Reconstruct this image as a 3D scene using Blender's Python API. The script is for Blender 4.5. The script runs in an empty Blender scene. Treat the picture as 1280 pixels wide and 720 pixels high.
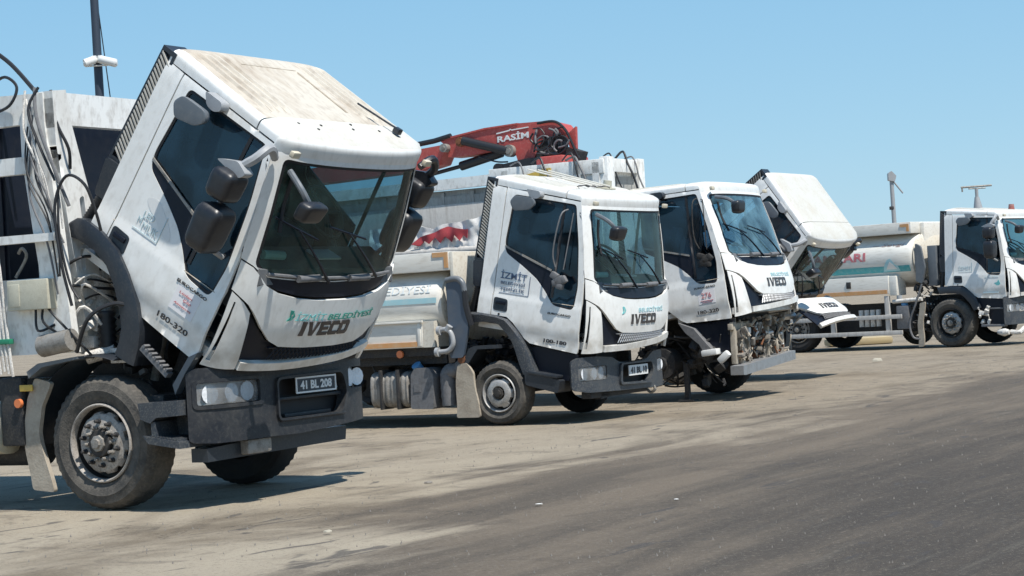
import bpy, bmesh, math, random
from mathutils import Vector, Matrix, noise
from mathutils.geometry import delaunay_2d_cdt
random.seed(7)
sc = bpy.context.scene
C = sc.collection
# ------------------------------------------------------------------ camera
CAM_H = 1.345
cd = bpy.data.cameras.new('camera'); cam = bpy.data.objects.new('camera', cd); C.objects.link(cam)
cd.sensor_width = 36; cd.lens = 2.4929*1000/1280*36
cd.clip_start = .1; cd.clip_end = 3000
cam.matrix_world = (Matrix.Translation((0, 0, CAM_H)) @ Matrix.Rotation(math.pi/2+.01001, 4, 'X')
                    @ Matrix.Rotation(-.05761, 4, 'Z'))
sc.camera = cam
# ------------------------------------------------------------------ sky and sun
SUN = Vector((.29, -.38, .878)).normalized()
elev = math.asin(SUN.z); az = math.atan2(SUN.x, SUN.y)
w = bpy.data.worlds.new('World'); sc.world = w; w.use_nodes = True
nt = w.node_tree; nt.nodes.clear()
st = nt.nodes.new('ShaderNodeTexSky'); st.sky_type = 'NISHITA'; st.sun_disc = False
st.sun_elevation = elev; st.sun_rotation = az; st.altitude = 0; st.air_density = 1.0; st.dust_density = .15; st.ozone_density = 1.6
hs = nt.nodes.new('ShaderNodeHueSaturation'); hs.inputs['Saturation'].default_value = 1.12
bg = nt.nodes.new('ShaderNodeBackground'); bg.inputs[1].default_value = .095
ow = nt.nodes.new('ShaderNodeOutputWorld')
# clear summer air: pale blue down to the horizon, deeper overhead
tcw = nt.nodes.new('ShaderNodeTexCoord'); sx = nt.nodes.new('ShaderNodeSeparateXYZ'); cr = nt.nodes.new('ShaderNodeValToRGB')
nt.links.new(tcw.outputs['Generated'], sx.inputs[0]); nt.links.new(sx.outputs['Z'], cr.inputs[0])
cr.color_ramp.elements[0].position = 0; cr.color_ramp.elements[0].color = (.315, .50, .645, 1)
cr.color_ramp.elements[1].position = 1; cr.color_ramp.elements[1].color = (.075, .19, .39, 1)
for p_, c_ in ((.07, (.265, .475, .645, 1)), (.17, (.21, .43, .63, 1)), (.45, (.11, .28, .52, 1))):
    e_ = cr.color_ramp.elements.new(p_); e_.color = c_
vm = nt.nodes.new('ShaderNodeVectorMath'); vm.operation = 'SCALE'; vm.inputs['Scale'].default_value = 1/.095
nt.links.new(cr.outputs[0], vm.inputs[0])
mxw = nt.nodes.new('ShaderNodeMix'); mxw.data_type = 'RGBA'; mxw.inputs[0].default_value = .8
nt.links.new(st.outputs[0], hs.inputs['Color']); nt.links.new(hs.outputs[0], mxw.inputs[6]); nt.links.new(vm.outputs[0], mxw.inputs[7]); nt.links.new(mxw.outputs[2], bg.inputs[0]); nt.links.new(bg.outputs[0], ow.inputs[0])
sd = bpy.data.lights.new('sun', 'SUN'); sd.energy = 4.4; sd.angle = math.radians(.53); sd.color = (1, .955, .88)
so = bpy.data.objects.new('sun', sd); C.objects.link(so)
so.rotation_euler = SUN.to_track_quat('Z', 'Y').to_euler(); so.location = (0, 0, 30)
sc.view_settings.view_transform = 'Standard'; sc.view_settings.look = 'None'
sc.view_settings.exposure = 0.4; sc.view_settings.gamma = 1
sc.render.engine = 'CYCLES'
sc.cycles.max_bounces = 8; sc.cycles.transparent_max_bounces = 12

# ------------------------------------------------------------------ materials
M = {}
def mat(name, col, rough=.6, metal=0., dirt=None, dirt_amt=.5, scale=3., bump=0., bscale=60., lo=.45, hi=.7, spec=.5, coat=0., stretch=(1, 1, 1), fine=None):
    m = bpy.data.materials.new(name); m.use_nodes = True; n = m.node_tree; L = n.links
    b = n.nodes['Principled BSDF']; b.inputs['Roughness'].default_value = rough; b.inputs['Metallic'].default_value = metal
    b.inputs['Specular IOR Level'].default_value = spec; b.inputs['Coat Weight'].default_value = coat; b.inputs['Coat Roughness'].default_value = .08
    b.inputs['Base Color'].default_value = (*col, 1)
    tc = n.nodes.new('ShaderNodeTexCoord'); mp = n.nodes.new('ShaderNodeMapping'); mp.inputs['Scale'].default_value = stretch
    L.new(tc.outputs['Object'], mp.inputs['Vector'])
    if dirt:
        nz = n.nodes.new('ShaderNodeTexNoise'); nz.inputs['Scale'].default_value = scale; nz.inputs['Detail'].default_value = 9; nz.inputs['Roughness'].default_value = .68
        L.new(mp.outputs[0], nz.inputs['Vector'])
        mr = n.nodes.new('ShaderNodeMapRange'); mr.inputs['From Min'].default_value = lo; mr.inputs['From Max'].default_value = hi; mr.inputs['To Max'].default_value = dirt_amt
        L.new(nz.outputs['Fac'], mr.inputs['Value'])
        mx = n.nodes.new('ShaderNodeMix'); mx.data_type = 'RGBA'; mx.inputs[6].default_value = (*col, 1); mx.inputs[7].default_value = (*dirt, 1)
        L.new(mr.outputs[0], mx.inputs[0]); last = mx.outputs[2]
        if fine:
            n2 = n.nodes.new('ShaderNodeTexNoise'); n2.inputs['Scale'].default_value = scale*9; n2.inputs['Detail'].default_value = 6
            L.new(mp.outputs[0], n2.inputs['Vector'])
            m2 = n.nodes.new('ShaderNodeMapRange'); m2.inputs['From Min'].default_value = .5; m2.inputs['From Max'].default_value = .75; m2.inputs['To Max'].default_value = fine[1]
            L.new(n2.outputs['Fac'], m2.inputs['Value'])
            x2 = n.nodes.new('ShaderNodeMix'); x2.data_type = 'RGBA'; x2.inputs[7].default_value = (*fine[0], 1)
            L.new(m2.outputs[0], x2.inputs[0]); L.new(last, x2.inputs[6]); last = x2.outputs[2]
        L.new(last, b.inputs['Base Color'])
        rr = n.nodes.new('ShaderNodeMapRange'); rr.inputs['To Min'].default_value = rough; rr.inputs['To Max'].default_value = min(1, rough+.35)
        L.new(mr.outputs[0], rr.inputs['Value']); L.new(rr.outputs[0], b.inputs['Roughness'])
    if bump:
        bn = n.nodes.new('ShaderNodeTexNoise'); bn.inputs['Scale'].default_value = bscale; bn.inputs['Detail'].default_value = 5
        L.new(tc.outputs['Object'], bn.inputs['Vector'])
        bp = n.nodes.new('ShaderNodeBump'); bp.inputs['Strength'].default_value = bump; bp.inputs['Distance'].default_value = .01
        L.new(bn.outputs['Fac'], bp.inputs['Height']); L.new(bp.outputs[0], b.inputs['Normal'])
    M[name] = m; return m
mat('paint', (.83, .825, .795), .34, 0, (.66, .64, .59), .5, 2.4, .02, 4, coat=.25, stretch=(1, 1, .6), fine=((.42, .385, .33), .25), lo=.42, hi=.72)
mat('roof_dirty', (.54, .50, .43), .7, 0, (.36, .30, .235), .75, 2.0, .05, 25, stretch=(.7, 1.3, 1), fine=((.24, .19, .15), .45), lo=.48, hi=.68)
mat('dirt_brown', (.30, .245, .19), .85, 0, (.50, .45, .37), .9, 7, 0, stretch=(1, 1, 1), lo=.4, hi=.6)
mat('roof_pale', (.60, .59, .54), .5, 0, (.45, .40, .32), .5, 3, .03, 25, fine=((.3, .25, .2), .25))
mat('body_white', (.80, .80, .77), .5, 0, (.50, .47, .42), .6, 2.6, .1, 20, stretch=(1, 1, .5), fine=((.24, .20, .16), .45), lo=.46, hi=.74)
mat('tank_white', (.75, .73, .67), .42, 0, (.56, .51, .43), .55, 1.6, .04, 12, stretch=(.4, 1, 2), fine=((.35, .30, .24), .35))
mat('cream', (.70, .66, .57), .55, 0, (.52, .44, .33), .5, 3, .05, 20, fine=((.3, .2, .12), .4))
mat('body_grey', (.36, .36, .34), .7, 0, (.20, .18, .16), .7, 4, .2, 30, stretch=(1.5, 1, .3), fine=((.1, .09, .08), .4))
mat('body_lower', (.52, .50, .47), .75, 0, (.33, .30, .27), .7, 5, .2, 30, stretch=(3, 1, .2), fine=((.22, .2, .18), .5))
mat('black_plastic', (.020, .025, .033), .36, 0, (.050, .052, .055), .5, 6, .06, 60, fine=((.10, .098, .09), .25), lo=.45, hi=.75)
mat('bumper_plastic', (.019, .021, .026), .40, 0, (.075, .072, .066), .6, 3.5, .25, 150, fine=((.12, .118, .11), .28), lo=.46, hi=.76, spec=.35)
mat('bumper_grey', (.036, .043, .054), .40, 0, (.09, .09, .086), .55, 8, .4, 150, fine=((.24, .23, .2), .5))
mat('mirror_plastic', (.016, .018, .023), .36, 0, (.06, .06, .06), .4, 10, .05, 150)
mat('shield_blue', (.07, .095, .13), .5, 0, (.14, .14, .14), .5, 6)
mat('dusty_brown', (.22, .195, .165), .75, 0, (.09, .08, .07), .8, 10, .3, 50, fine=((.42, .39, .35), .5))
mat('slat_grey', (.50, .48, .43), .6, 0, (.32, .30, .26), .5, 10)
mat('steel_pale', (.34, .35, .36), .4, 0, (.22, .22, .22), .4, 10, 0)
mat('mirror_grey', (.12, .135, .15), .35, 0, (.22, .22, .22), .4, 10, 0)
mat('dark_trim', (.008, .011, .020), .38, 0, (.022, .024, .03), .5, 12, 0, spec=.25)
mat('seal', (.012, .012, .014), .6)
mat('interior', (.035, .042, .045), .8, 0, (.07, .075, .078), .5, 6, .1, 30)
mat('dash_grey', (.11, .115, .12), .7, 0, (.2, .2, .2), .5, 12)
mat('seat_cloth', (.10, .115, .13), .9, 0, (.16, .17, .18), .5, 14, .2, 80)
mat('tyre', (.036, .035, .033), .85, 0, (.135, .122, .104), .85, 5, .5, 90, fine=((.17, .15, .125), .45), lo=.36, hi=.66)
mat('tyre_dark', (.020, .020, .021), .85, 0, (.05, .046, .04), .6, 6, .4, 90)  # darker copy of tyre: shade on the far-side wheels is in its colour
mat('rim_grey', (.40, .37, .335), .65, .05, (.22, .19, .16), .7, 9, .3, 50, fine=((.05, .04, .035), .7), lo=.4, hi=.65)
mat('rim_silver', (.46, .45, .43), .5, .4, (.20, .18, .16), .7, 10, .2, 50, fine=((.1, .08, .07), .5))
mat('beacon_red', (.30, .10, .08), .5, 0, (.4, .3, .28), .6, 15)
mat('hub_dark', (.032, .030, .028), .65, .2, (.09, .08, .07), .7, 20, .2, 60)
mat('steel_dusty', (.30, .285, .26), .6, .3, (.14, .12, .10), .8, 12, .3, 60, fine=((.42, .39, .35), .5))
mat('steel_dark', (.028, .029, .032), .65, .2, (.08, .073, .064), .7, 8, .3, 60, fine=((.13, .115, .095), .5))
mat('engine_white', (.68, .66, .62), .7, 0, (.32, .28, .24), .7, 11, .3, 40, fine=((.07, .06, .05), .7))
mat('mud_beige', (.40, .35, .28), .85, 0, (.22, .18, .14), .7, 5, .3, 50, fine=((.5, .45, .37), .4))
mat('rust', (.20, .08, .035), .85, 0, (.08, .04, .025), .7, 15, .3, 60)
mat('red_paint', (.45, .07, .06), .5, 0, (.28, .06, .05), .6, 4, .05, 30, fine=((.55, .25, .2), .35))
mat('red_tarp', (.42, .05, .06), .8, 0, (.25, .06, .06), .6, 6, .2, 30)
mat('tarp', (.74, .72, .69), .8, 0, (.45, .42, .4), .5, 6, .3, 30)
mat('hose', (.016, .017, .020), .5)
mat('hose_grey', (.16, .16, .165), .6, 0, (.07, .07, .07), .6, 20)
mat('orange', (.62, .31, .12), .55, 0, (.60, .46, .30), .6, 14)
mat('amber', (.70, .20, .07), .3)
mat('yellow', (.62, .42, .08), .55, 0, (.45, .3, .1), .5, 12)
mat('teal', (.16, .50, .50), .5)
mat('teal_pale', (.36, .60, .64), .55, 0, (.5, .62, .62), .6, 12)
mat('teal_stripe', (.05, .34, .38), .5, 0, (.3, .5, .5), .5, 9)
mat('green_text', (.03, .28, .22), .5)
mat('text_blue', (.10, .14, .22), .5)
mat('text_faded', (.48, .62, .66), .6, 0, (.62, .66, .66), .8, 22)
mat('text_black', (.03, .03, .035), .5)
mat('text_red', (.50, .04, .05), .5)
mat('ghost_text', (.60, .66, .68), .6, 0, (.68, .68, .65), .9, 9)
mat('script_brown', (.42, .27, .22), .6, 0, (.6, .5, .45), .8, 14)
mat('text_red_soft', (.48, .13, .15), .6, 0, (.6, .35, .34), .6, 9)
mat('letter_metal', (.085, .075, .072), .35, .5, (.16, .14, .13), .5, 20)
mat('sticker', (.74, .72, .72), .5)
mat('plate_dark', (.03, .035, .045), .4)
mat('plate_white', (.72, .72, .70), .4)
mat('plate_grey', (.30, .31, .31), .4)
mat('lamp_inner', (.86, .87, .88), .3, .0, (.40, .41, .43), .4, 24, .5, 50)
mat('amber_lens', (.62, .55, .42), .3)
mat('blue_cap', (.10, .30, .55), .5)
mat('green_band', (.02, .22, .12), .5)
mat('box_cream', (.52, .50, .40), .6, 0, (.36, .33, .25), .5, 14, fine=((.2, .18, .14), .3))
mat('concrete', (.40, .37, .30), .9, 0, (.27, .24, .19), .7, 3)
mat('kerb_yellow', (.42, .34, .20), .85, 0, (.35, .29, .2), .8, 2)
mat('pole_steel', (.045, .06, .085), .55, .3)
mat('cctv_white', (.68, .68, .66), .4)
mat('pebble', (.22, .20, .175), .9)
mat('paper', (.75, .74, .70), .8)
mat('alu', (.42, .43, .44), .45, .7, (.25, .24, .22), .6, 8, .2, 40)
def dust_low(name, z0, z1, col):
    m = M[name]; n = m.node_tree; L = n.links; b = n.nodes['Principled BSDF']; src = b.inputs['Base Color'].links[0].from_socket
    tc = n.nodes.new('ShaderNodeTexCoord'); sp = n.nodes.new('ShaderNodeSeparateXYZ'); L.new(tc.outputs['Object'], sp.inputs[0])
    nz = n.nodes.new('ShaderNodeTexNoise'); nz.inputs['Scale'].default_value = 7; nz.inputs['Detail'].default_value = 8; L.new(tc.outputs['Object'], nz.inputs['Vector'])
    r1 = n.nodes.new('ShaderNodeMapRange'); r1.interpolation_type = 'SMOOTHSTEP'
    for k, v in zip(('From Min', 'From Max', 'To Min', 'To Max'), (z0, z1, 1, 0)): r1.inputs[k].default_value = v
    L.new(sp.outputs['Z'], r1.inputs['Value'])
    r2 = n.nodes.new('ShaderNodeMapRange')
    for k, v in zip(('From Min', 'From Max', 'To Min', 'To Max'), (.35, .68, 0, .75)): r2.inputs[k].default_value = v
    L.new(nz.outputs['Fac'], r2.inputs['Value'])
    mu = n.nodes.new('ShaderNodeMath'); mu.operation = 'MULTIPLY'; L.new(r1.outputs[0], mu.inputs[0]); L.new(r2.outputs[0], mu.inputs[1])
    mx = n.nodes.new('ShaderNodeMix'); mx.data_type = 'RGBA'; mx.inputs[7].default_value = (*col, 1)
    L.new(mu.outputs[0], mx.inputs[0]); L.new(src, mx.inputs[6]); L.new(mx.outputs[2], b.inputs['Base Color'])
dust_low('paint', -.05, .55, (.43, .39, .33))
def glassmat(name, tint, gl=1.0, film=0.0, filmcol=(.3, .3, .3)):
    m = bpy.data.materials.new(name); m.use_nodes = True; n = m.node_tree; n.nodes.clear(); L = n.links
    t = n.nodes.new('ShaderNodeBsdfTransparent'); t.inputs[0].default_value = (*tint, 1)
    g = n.nodes.new('ShaderNodeBsdfGlossy'); g.inputs['Roughness'].default_value = .03; g.inputs[0].default_value = (gl, gl, gl, 1)
    d = n.nodes.new('ShaderNodeBsdfDiffuse'); d.inputs[0].default_value = (*filmcol, 1)
    f = n.nodes.new('ShaderNodeFresnel'); f.inputs[0].default_value = 1.5
    tc = n.nodes.new('ShaderNodeTexCoord'); nz = n.nodes.new('ShaderNodeTexNoise'); nz.inputs['Scale'].default_value = 2.5; nz.inputs['Detail'].default_value = 6
    mr = n.nodes.new('ShaderNodeMapRange'); mr.inputs['From Min'].default_value = .35; mr.inputs['From Max'].default_value = .75; mr.inputs['To Max'].default_value = film
    L.new(tc.outputs['Object'], nz.inputs[0]); L.new(nz.outputs[0], mr.inputs[0])
    x = n.nodes.new('ShaderNodeMixShader'); y = n.nodes.new('ShaderNodeMixShader'); o = n.nodes.new('ShaderNodeOutputMaterial')
    L.new(mr.outputs[0], x.inputs[0]); L.new(t.outputs[0], x.inputs[1]); L.new(d.outputs[0], x.inputs[2])
    L.new(f.outputs[0], y.inputs[0]); L.new(x.outputs[0], y.inputs[1]); L.new(g.outputs[0], y.inputs[2]); L.new(y.outputs[0], o.inputs[0])
    M[name] = m
glassmat('glass_front', (.72, .94, .88), .6, .30, (.14, .26, .23))
glassmat('glass_front_blue', (.45, .72, .80), 1, .55, (.26, .50, .60))  # windscreen reflection put into the pale blue diffuse film
glassmat('glass_side', (.24, .38, .50), 1, .35, (.04, .11, .18))
glassmat('lens_clear', (.96, .97, .98), 1, .45, (.82, .82, .80))

# ------------------------------------------------------------------ mesh helpers
CACHE = {}
def finish(bm, name, angle=38, recalc=True):
    if recalc: bmesh.ops.recalc_face_normals(bm, faces=bm.faces)
    ca = math.radians(angle)
    for e in bm.edges:
        e.smooth = not (len(e.link_faces) == 2 and e.calc_face_angle(0) > ca)
    for f in bm.faces: f.smooth = True
    me = bpy.data.meshes.new(name); bm.to_mesh(me); bm.free(); return me
def link(name, me, m, parent=None, label=None, loc=None, rot=None):
    if m and not me.materials: me.materials.append(M[m])
    o = bpy.data.objects.new(name, me); C.objects.link(o)
    if m and me.materials[0] is not M[m]:
        o.material_slots[0].link = 'OBJECT'; o.material_slots[0].material = M[m]
    if parent: o.parent = parent
    if label: o['label'] = label
    if loc: o.location = loc
    if rot: o.rotation_euler = rot
    return o
def part(name, key, fn, m, parent, label=None, loc=None, rot=None):
    if key not in CACHE: CACHE[key] = fn()
    return link(name, CACHE[key], m, parent, label, loc, rot)
def thing(name, label, cat, loc=(0, 0, 0), rz=0, group=None):
    o = bpy.data.objects.new(name, None); C.objects.link(o); o.location = loc; o.rotation_euler = (0, 0, rz)
    o.empty_display_size = .3
    o['label'] = label; o['category'] = cat
    if group: o['group'] = group
    return o
def tag(o, label, cat, group=None, kind=None):
    if kind: o['kind'] = kind; return o
    o['label'] = label; o['category'] = cat
    if group: o['group'] = group
    return o
class B:
    def __init__(s): s.bm = bmesh.new()
    def box(s, x0, x1, y0, y1, z0, z1, bev=.0, mtx=None):
        g = bmesh.ops.create_cube(s.bm, size=1)
        vs = g['verts']
        for v in vs: v.co = Vector(((x0+x1)/2+v.co.x*(x1-x0), (y0+y1)/2+v.co.y*(y1-y0), (z0+z1)/2+v.co.z*(z1-z0)))
        if bev:
            es = list({e for v in vs for e in v.link_edges})
            r = bmesh.ops.bevel(s.bm, geom=es, offset=bev, segments=2, affect='EDGES', profile=.6)
            vs = list({v for f in r['faces'] for v in f.verts} | {v for v in vs if v.is_valid})
        if mtx:
            for v in vs: v.co = mtx @ v.co
        return s
    def ring_loft(s, rings, closed=True, cap=True):
        R = [[s.bm.verts.new(p) for p in r] for r in rings]
        n = len(R[0])
        for a, b in zip(R, R[1:]):
            for i in range(n if closed else n-1):
                j = (i+1) % n
                try: s.bm.faces.new((a[i], a[j], b[j], b[i]))
                except ValueError: pass
        if cap and closed:
            for r in (R[0], R[-1]):
                try: s.bm.faces.new(r)
                except ValueError: pass
        return s
    def tube(s, pts, r, n=8, cap=True):
        pts = [Vector(p) for p in pts]; rings = []
        up = Vector((0, 0, 1)); prev = None
        for i, p in enumerate(pts):
            t = (pts[min(i+1, len(pts)-1)]-pts[max(i-1, 0)]).normalized()
            if prev is None:
                a = t.cross(up)
                if a.length < .1: a = t.cross(Vector((1, 0, 0)))
                a.normalize()
            else:
                a = (prev-t*prev.dot(t)).normalized()
            prev = a; b = t.cross(a); rr = r[i] if isinstance(r, (list, tuple)) else r
            rings.append([p+(a*math.cos(2*math.pi*k/n)+b*math.sin(2*math.pi*k/n))*rr for k in range(n)])
        return s.ring_loft(rings, True, cap)
    def cyl(s, p0, p1, r, n=16, r1=None):
        return s.tube([p0, p1], [r, r if r1 is None else r1], n)
    def lathe_y(s, prof, n=48, c=(0, 0, 0), mod=None):
        rings = []
        for i, (r, y) in enumerate(prof):
            rings.append([Vector((c[0]+(r*(mod(i, k) if mod else 1))*math.cos(2*math.pi*k/n), c[1]+y, c[2]+(r*(mod(i, k) if mod else 1))*math.sin(2*math.pi*k/n))) for k in range(n)])
        return s.ring_loft(rings, True, False)
    def prism(s, poly, axis, a, b, mtx=None):
        """poly in the two other axes (x,z) for axis y, (y,z) for axis x, (x,y) for axis z"""
        def P(p, t):
            v = Vector((t, p[0], p[1])) if axis == 'x' else Vector((p[0], t, p[1])) if axis == 'y' else Vector((p[0], p[1], t))
            return mtx @ v if mtx else v
        return s.ring_loft([[P(p, a) for p in poly], [P(p, b) for p in poly]])
    def done(s, name, angle=38): return finish(s.bm, name, angle)
def smooth_path(pts, k=6):
    pts = [Vector(p) for p in pts]; out = []
    for i in range(len(pts)-1):
        p0 = pts[max(i-1, 0)]; p1 = pts[i]; p2 = pts[i+1]; p3 = pts[min(i+2, len(pts)-1)]
        for j in range(k):
            t = j/k
            out.append(.5*((2*p1)+(p2-p0)*t+(2*p0-5*p1+4*p2-p3)*t*t+(3*p1-p0-3*p2+p3)*t**3))
    out.append(pts[-1]); return out
def hose(name, pts, r, m, parent, label=None, n=7):
    return link(name, B().tube(smooth_path(pts), r, n).done(name), m, parent, label)
def roundpoly(pts, r, k=4):
    out = []; n = len(pts)
    for i in range(n):
        rr = r[i] if isinstance(r, (list, tuple)) else r
        p = Vector(pts[i]); a = Vector(pts[i-1])-p; b = Vector(pts[(i+1) % n])-p
        if rr <= 0: out.append(tuple(p)); continue
        d = min(rr, a.length*.45, b.length*.45); a = p+a.normalized()*d; b = p+b.normalized()*d
        for j in range(k+1):
            t = j/k; q = a*(1-t)**2+p*2*t*(1-t)+b*t*t; out.append(tuple(q))
    return out
def inpoly(p, poly):
    x, y = p; c = False; n = len(poly); j = n-1
    for i in range(n):
        xi, yi = poly[i]; xj, yj = poly[j]
        if (yi > y) != (yj > y) and x < (xj-xi)*(y-yi)/(yj-yi)+xi: c = not c
        j = i
    return c
def dens(poly, step):
    out = []; n = len(poly)
    for i in range(n):
        a = Vector(poly[i]); b = Vector(poly[(i+1) % n]); k = max(1, int((b-a).length/step+.5))
        for j in range(k): out.append(a.lerp(b, j/k))
    return out
def thicken(bm, t, up=False):
    """give an open sheet thickness: a copy moved back along the vertex normals, joined by a rim"""
    bm.normal_update()
    if up and sum(f.normal.z for f in bm.faces) < 0: bmesh.ops.reverse_faces(bm, faces=bm.faces[:]); bm.normal_update()
    vs = bm.verts[:]; fs = bm.faces[:]
    be = [e for e in bm.edges if len(e.link_faces) == 1]
    half = {v: bm.verts.new(v.co-v.normal*t) for v in vs}
    for f in fs: bm.faces.new([half[v] for v in reversed(f.verts)])
    for e in be:
        a, b = e.verts
        l = e.link_faces[0].loops[0]
        for l in e.link_faces[0].loops:
            if l.edge is e: a, b = l.vert, l.link_loop_next.vert
        bm.faces.new((b, a, half[a], half[b]))
def panel_bm(outline, holes=(), step=.05, fmap=None, thick=.02, us=None, bm=None):
    loops = [dens(outline, step)]+[dens(h, step) for h in holes]
    vs = []; es = []
    for lp in loops:
        k = len(vs); vs += lp; es += [(k+i, k+(i+1) % len(lp)) for i in range(len(lp))]
    xs = [p[0] for p in loops[0]]; ys = [p[1] for p in loops[0]]
    gx = us if us else [min(xs)+step*(i+.5) for i in range(int((max(xs)-min(xs))/step)+1)]
    y = min(ys)+step*.5
    bd = vs[:]
    while y < max(ys):
        for x in gx:
            q = (x, y)
            if inpoly(q, outline) and not any(inpoly(q, h) for h in holes):
                mind = step*.35
                if all(abs(b[0]-x)+abs(b[1]-y) > mind for b in bd): vs.append(Vector(q))
        y += step
    r = delaunay_2d_cdt(vs, es, [], 0, 1e-6)
    bm2 = bmesh.new(); V = [bm2.verts.new(fmap(p[0], p[1])) for p in r[0]]
    for f in r[2]:
        c = sum((Vector(r[0][i]) for i in f), Vector((0, 0)))/len(f)
        if inpoly(c, outline) and not any(inpoly(c, h) for h in holes):
            try: bm2.faces.new([V[i] for i in f])
            except ValueError: pass
    bmesh.ops.delete(bm2, geom=[v for v in bm2.verts if not v.link_faces], context='VERTS')
    bmesh.ops.recalc_face_normals(bm2, faces=bm2.faces)
    if thick: thicken(bm2, thick)
    return bm2
def panel(outline, holes=(), step=.05, fmap=None, thick=.02, us=None, name='panel', angle=38):
    return finish(panel_bm(outline, holes, step, fmap, thick, us), name, angle)
def joinbm(*bms):
    out = bmesh.new()
    for b in bms:
        me = bpy.data.meshes.new('t'); b.to_mesh(me); out.from_mesh(me); bpy.data.meshes.remove(me); b.free()
    return out
def text_mesh(s, size=1., bold=0., shear=0., extrude=0., xscale=1.):
    cu = bpy.data.curves.new('t', 'FONT'); cu.body = s; cu.size = size; cu.offset = bold; cu.shear = shear; cu.extrude = extrude; cu.resolution_u = 3
    o = bpy.data.objects.new('t', cu); C.objects.link(o)
    dg = bpy.context.evaluated_depsgraph_get(); me = bpy.data.meshes.new_from_object(o.evaluated_get(dg))
    bpy.data.objects.remove(o); bpy.data.curves.remove(cu)
    return me
def lettering(name, s, box, fmap, m, parent, label=None, bold=.0, shear=0., thick=.003):
    """box=(u0,u1,v0,v1): the text is fitted to it, then mapped by fmap(u,v,depth)"""
    key = ('txt', s, box, bold, shear, id(fmap), thick)
    if key not in CACHE:
        me = text_mesh(s, 1., bold, shear, .5)
        xs = [v.co.x for v in me.vertices]; ys = [v.co.y for v in me.vertices]
        x0, x1, y0, y1 = min(xs), max(xs), min(ys), max(ys); u0, u1, v0, v1 = box
        tb_ = bmesh.new(); tb_.from_mesh(me)
        for k in range(1, 8):
            bmesh.ops.bisect_plane(tb_, geom=tb_.verts[:]+tb_.edges[:]+tb_.faces[:], plane_co=(0, y0+(y1-y0)*k/8, 0), plane_no=(0, 1, 0))
        tb_.to_mesh(me); tb_.free()
        for v in me.vertices:
            v.co = fmap(u0+(v.co.x-x0)/(x1-x0)*(u1-u0), v0+(v.co.y-y0)/(y1-y0)*(v1-v0), thick*(v.co.z+.5))
        me.materials.clear(); CACHE[key] = me
    return link(name, CACHE[key], m, parent, label)
def interp(x, xs, ys):
    if x <= xs[0]: return ys[0]
    for i in range(1, len(xs)):
        if x <= xs[i]: return ys[i-1]+(ys[i]-ys[i-1])*(x-xs[i-1])/(xs[i]-xs[i-1])
    return ys[-1]

# ------------------------------------------------------------------ cab surfaces (cab frame: x forward, y left, z up, origin at the tilt pivot)
ZX = [-.1, 0, .1, .38, .62, .8, 1.2, 1.63, 1.72, 1.78, 1.82]; XX = [.29, .30, .305, .297, .245, .185, .115, .018, -.005, -.05, -.13]
ZW = [0, .2, .5, .9, 1.5, 1.7, 1.8, 1.86]; WW = [1.04, 1.04, 1.02, 1.0, .97, .955, .93, .9]
def Wd(z): return interp(z, ZW, WW)
def Xf(y, z):
    u = min(1, abs(y)/Wd(z)); return interp(z, ZX, XX)-interp(z, [.38, .62, .8], [.14, .11, .085])*u**2.4-.09*u**12
def front(d=0.):
    def f(y, z, e=0.): return Vector((Xf(y, z)+d+e, y, z))
    return f
def side(sy, d=0.):
    def f(x, z, e=0.):
        cr = .010 if z < .49 else (.010*(.51-z)/.02 if z < .51 else 0)
        lowb = .018*max(0, min(1, (.20-z)/.12))
        return Vector((x, sy*(Wd(z)+d+e+cr-lowb), z))
    return f
SIDE = {s: side(s) for s in (-1, 1)}
SIDE_OUT = side(-1, .003)
FRONT = front()
FRONT_OUT = front(.026)
def zb(x): return interp(x, [-1.335, -.17], [1.765, 1.695])
def Hh(x): return interp(x, [-1.335, -1.27, -.17], [.115, .135, .10])
NR = 6
US = [-1+2*(.5-.5*math.cos(math.pi*i/14)) for i in range(15)]
DOOR = [(-1.145, zb(-1.145)-.012), (-.158, zb(-.158)-.014), (-.075, 1.28), (-.002, .83), (.018, .5), (.028, -.01), (.02, -.03), (-.46, -.005), (-.60, .005), (-.68, .05), (-.84, .21), (-.93, .265), (-1.145, .268)]
WIN = roundpoly([(-1.045, 1.68), (-.215, 1.645), (-.12, 1.2), (-.062, .72), (-.085, .45), (-.36, .475), (-.47, .61), (-.60, .74), (-.80, .865), (-1.055, 1.0), (-1.085, 1.12), (-1.06, 1.40)], [.05, .04, .1, .05, .06, .07, .05, .05, .1, .05, .06, .1])
TRIM = [(-1.085, 1.07), (-.42, .855), (-.42, .53), (-.47, .60), (-.60, .735), (-.80, .86), (-1.055, .995)]
WS = roundpoly([(-.885, 1.615), (.885, 1.615), (.915, .82), (.80, .755), (0, .735), (-.80, .755), (-.915, .82)], [.05, .05, .04, .1, 0, .1, .04])
def m2(pts): return [(-a, b) for a, b in reversed(pts)]
_cowlL = [(-.915, .812), (-.80, .70), (-.66, .655), (-.42, .622), (-.2, .612)]
COWL = [(-.912, .80), (-.80, .745), (0, .725), (.80, .745), (.912, .80)]+[(.8, .705), (.66, .66), (.42, .627), (.2, .617), (-.2, .617), (-.42, .627), (-.66, .66), (-.80, .705)]
SH_BOT = [(-1.012, .60), (-.90, .53), (-.84, .475), (-.74, .37), (-.62, .275), (-.5, .232), (-.2, .222), (0, .222)]
SHIELD = [(-.998, .822), (-.925, .80), (-.80, .695), (-.66, .648), (-.42, .615), (-.2, .605), (.2, .605), (.42, .615), (.66, .648), (.80, .695), (.925, .80), (.998, .822)]+m2(SH_BOT)[0:]+SH_BOT[::-1][1:]
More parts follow.
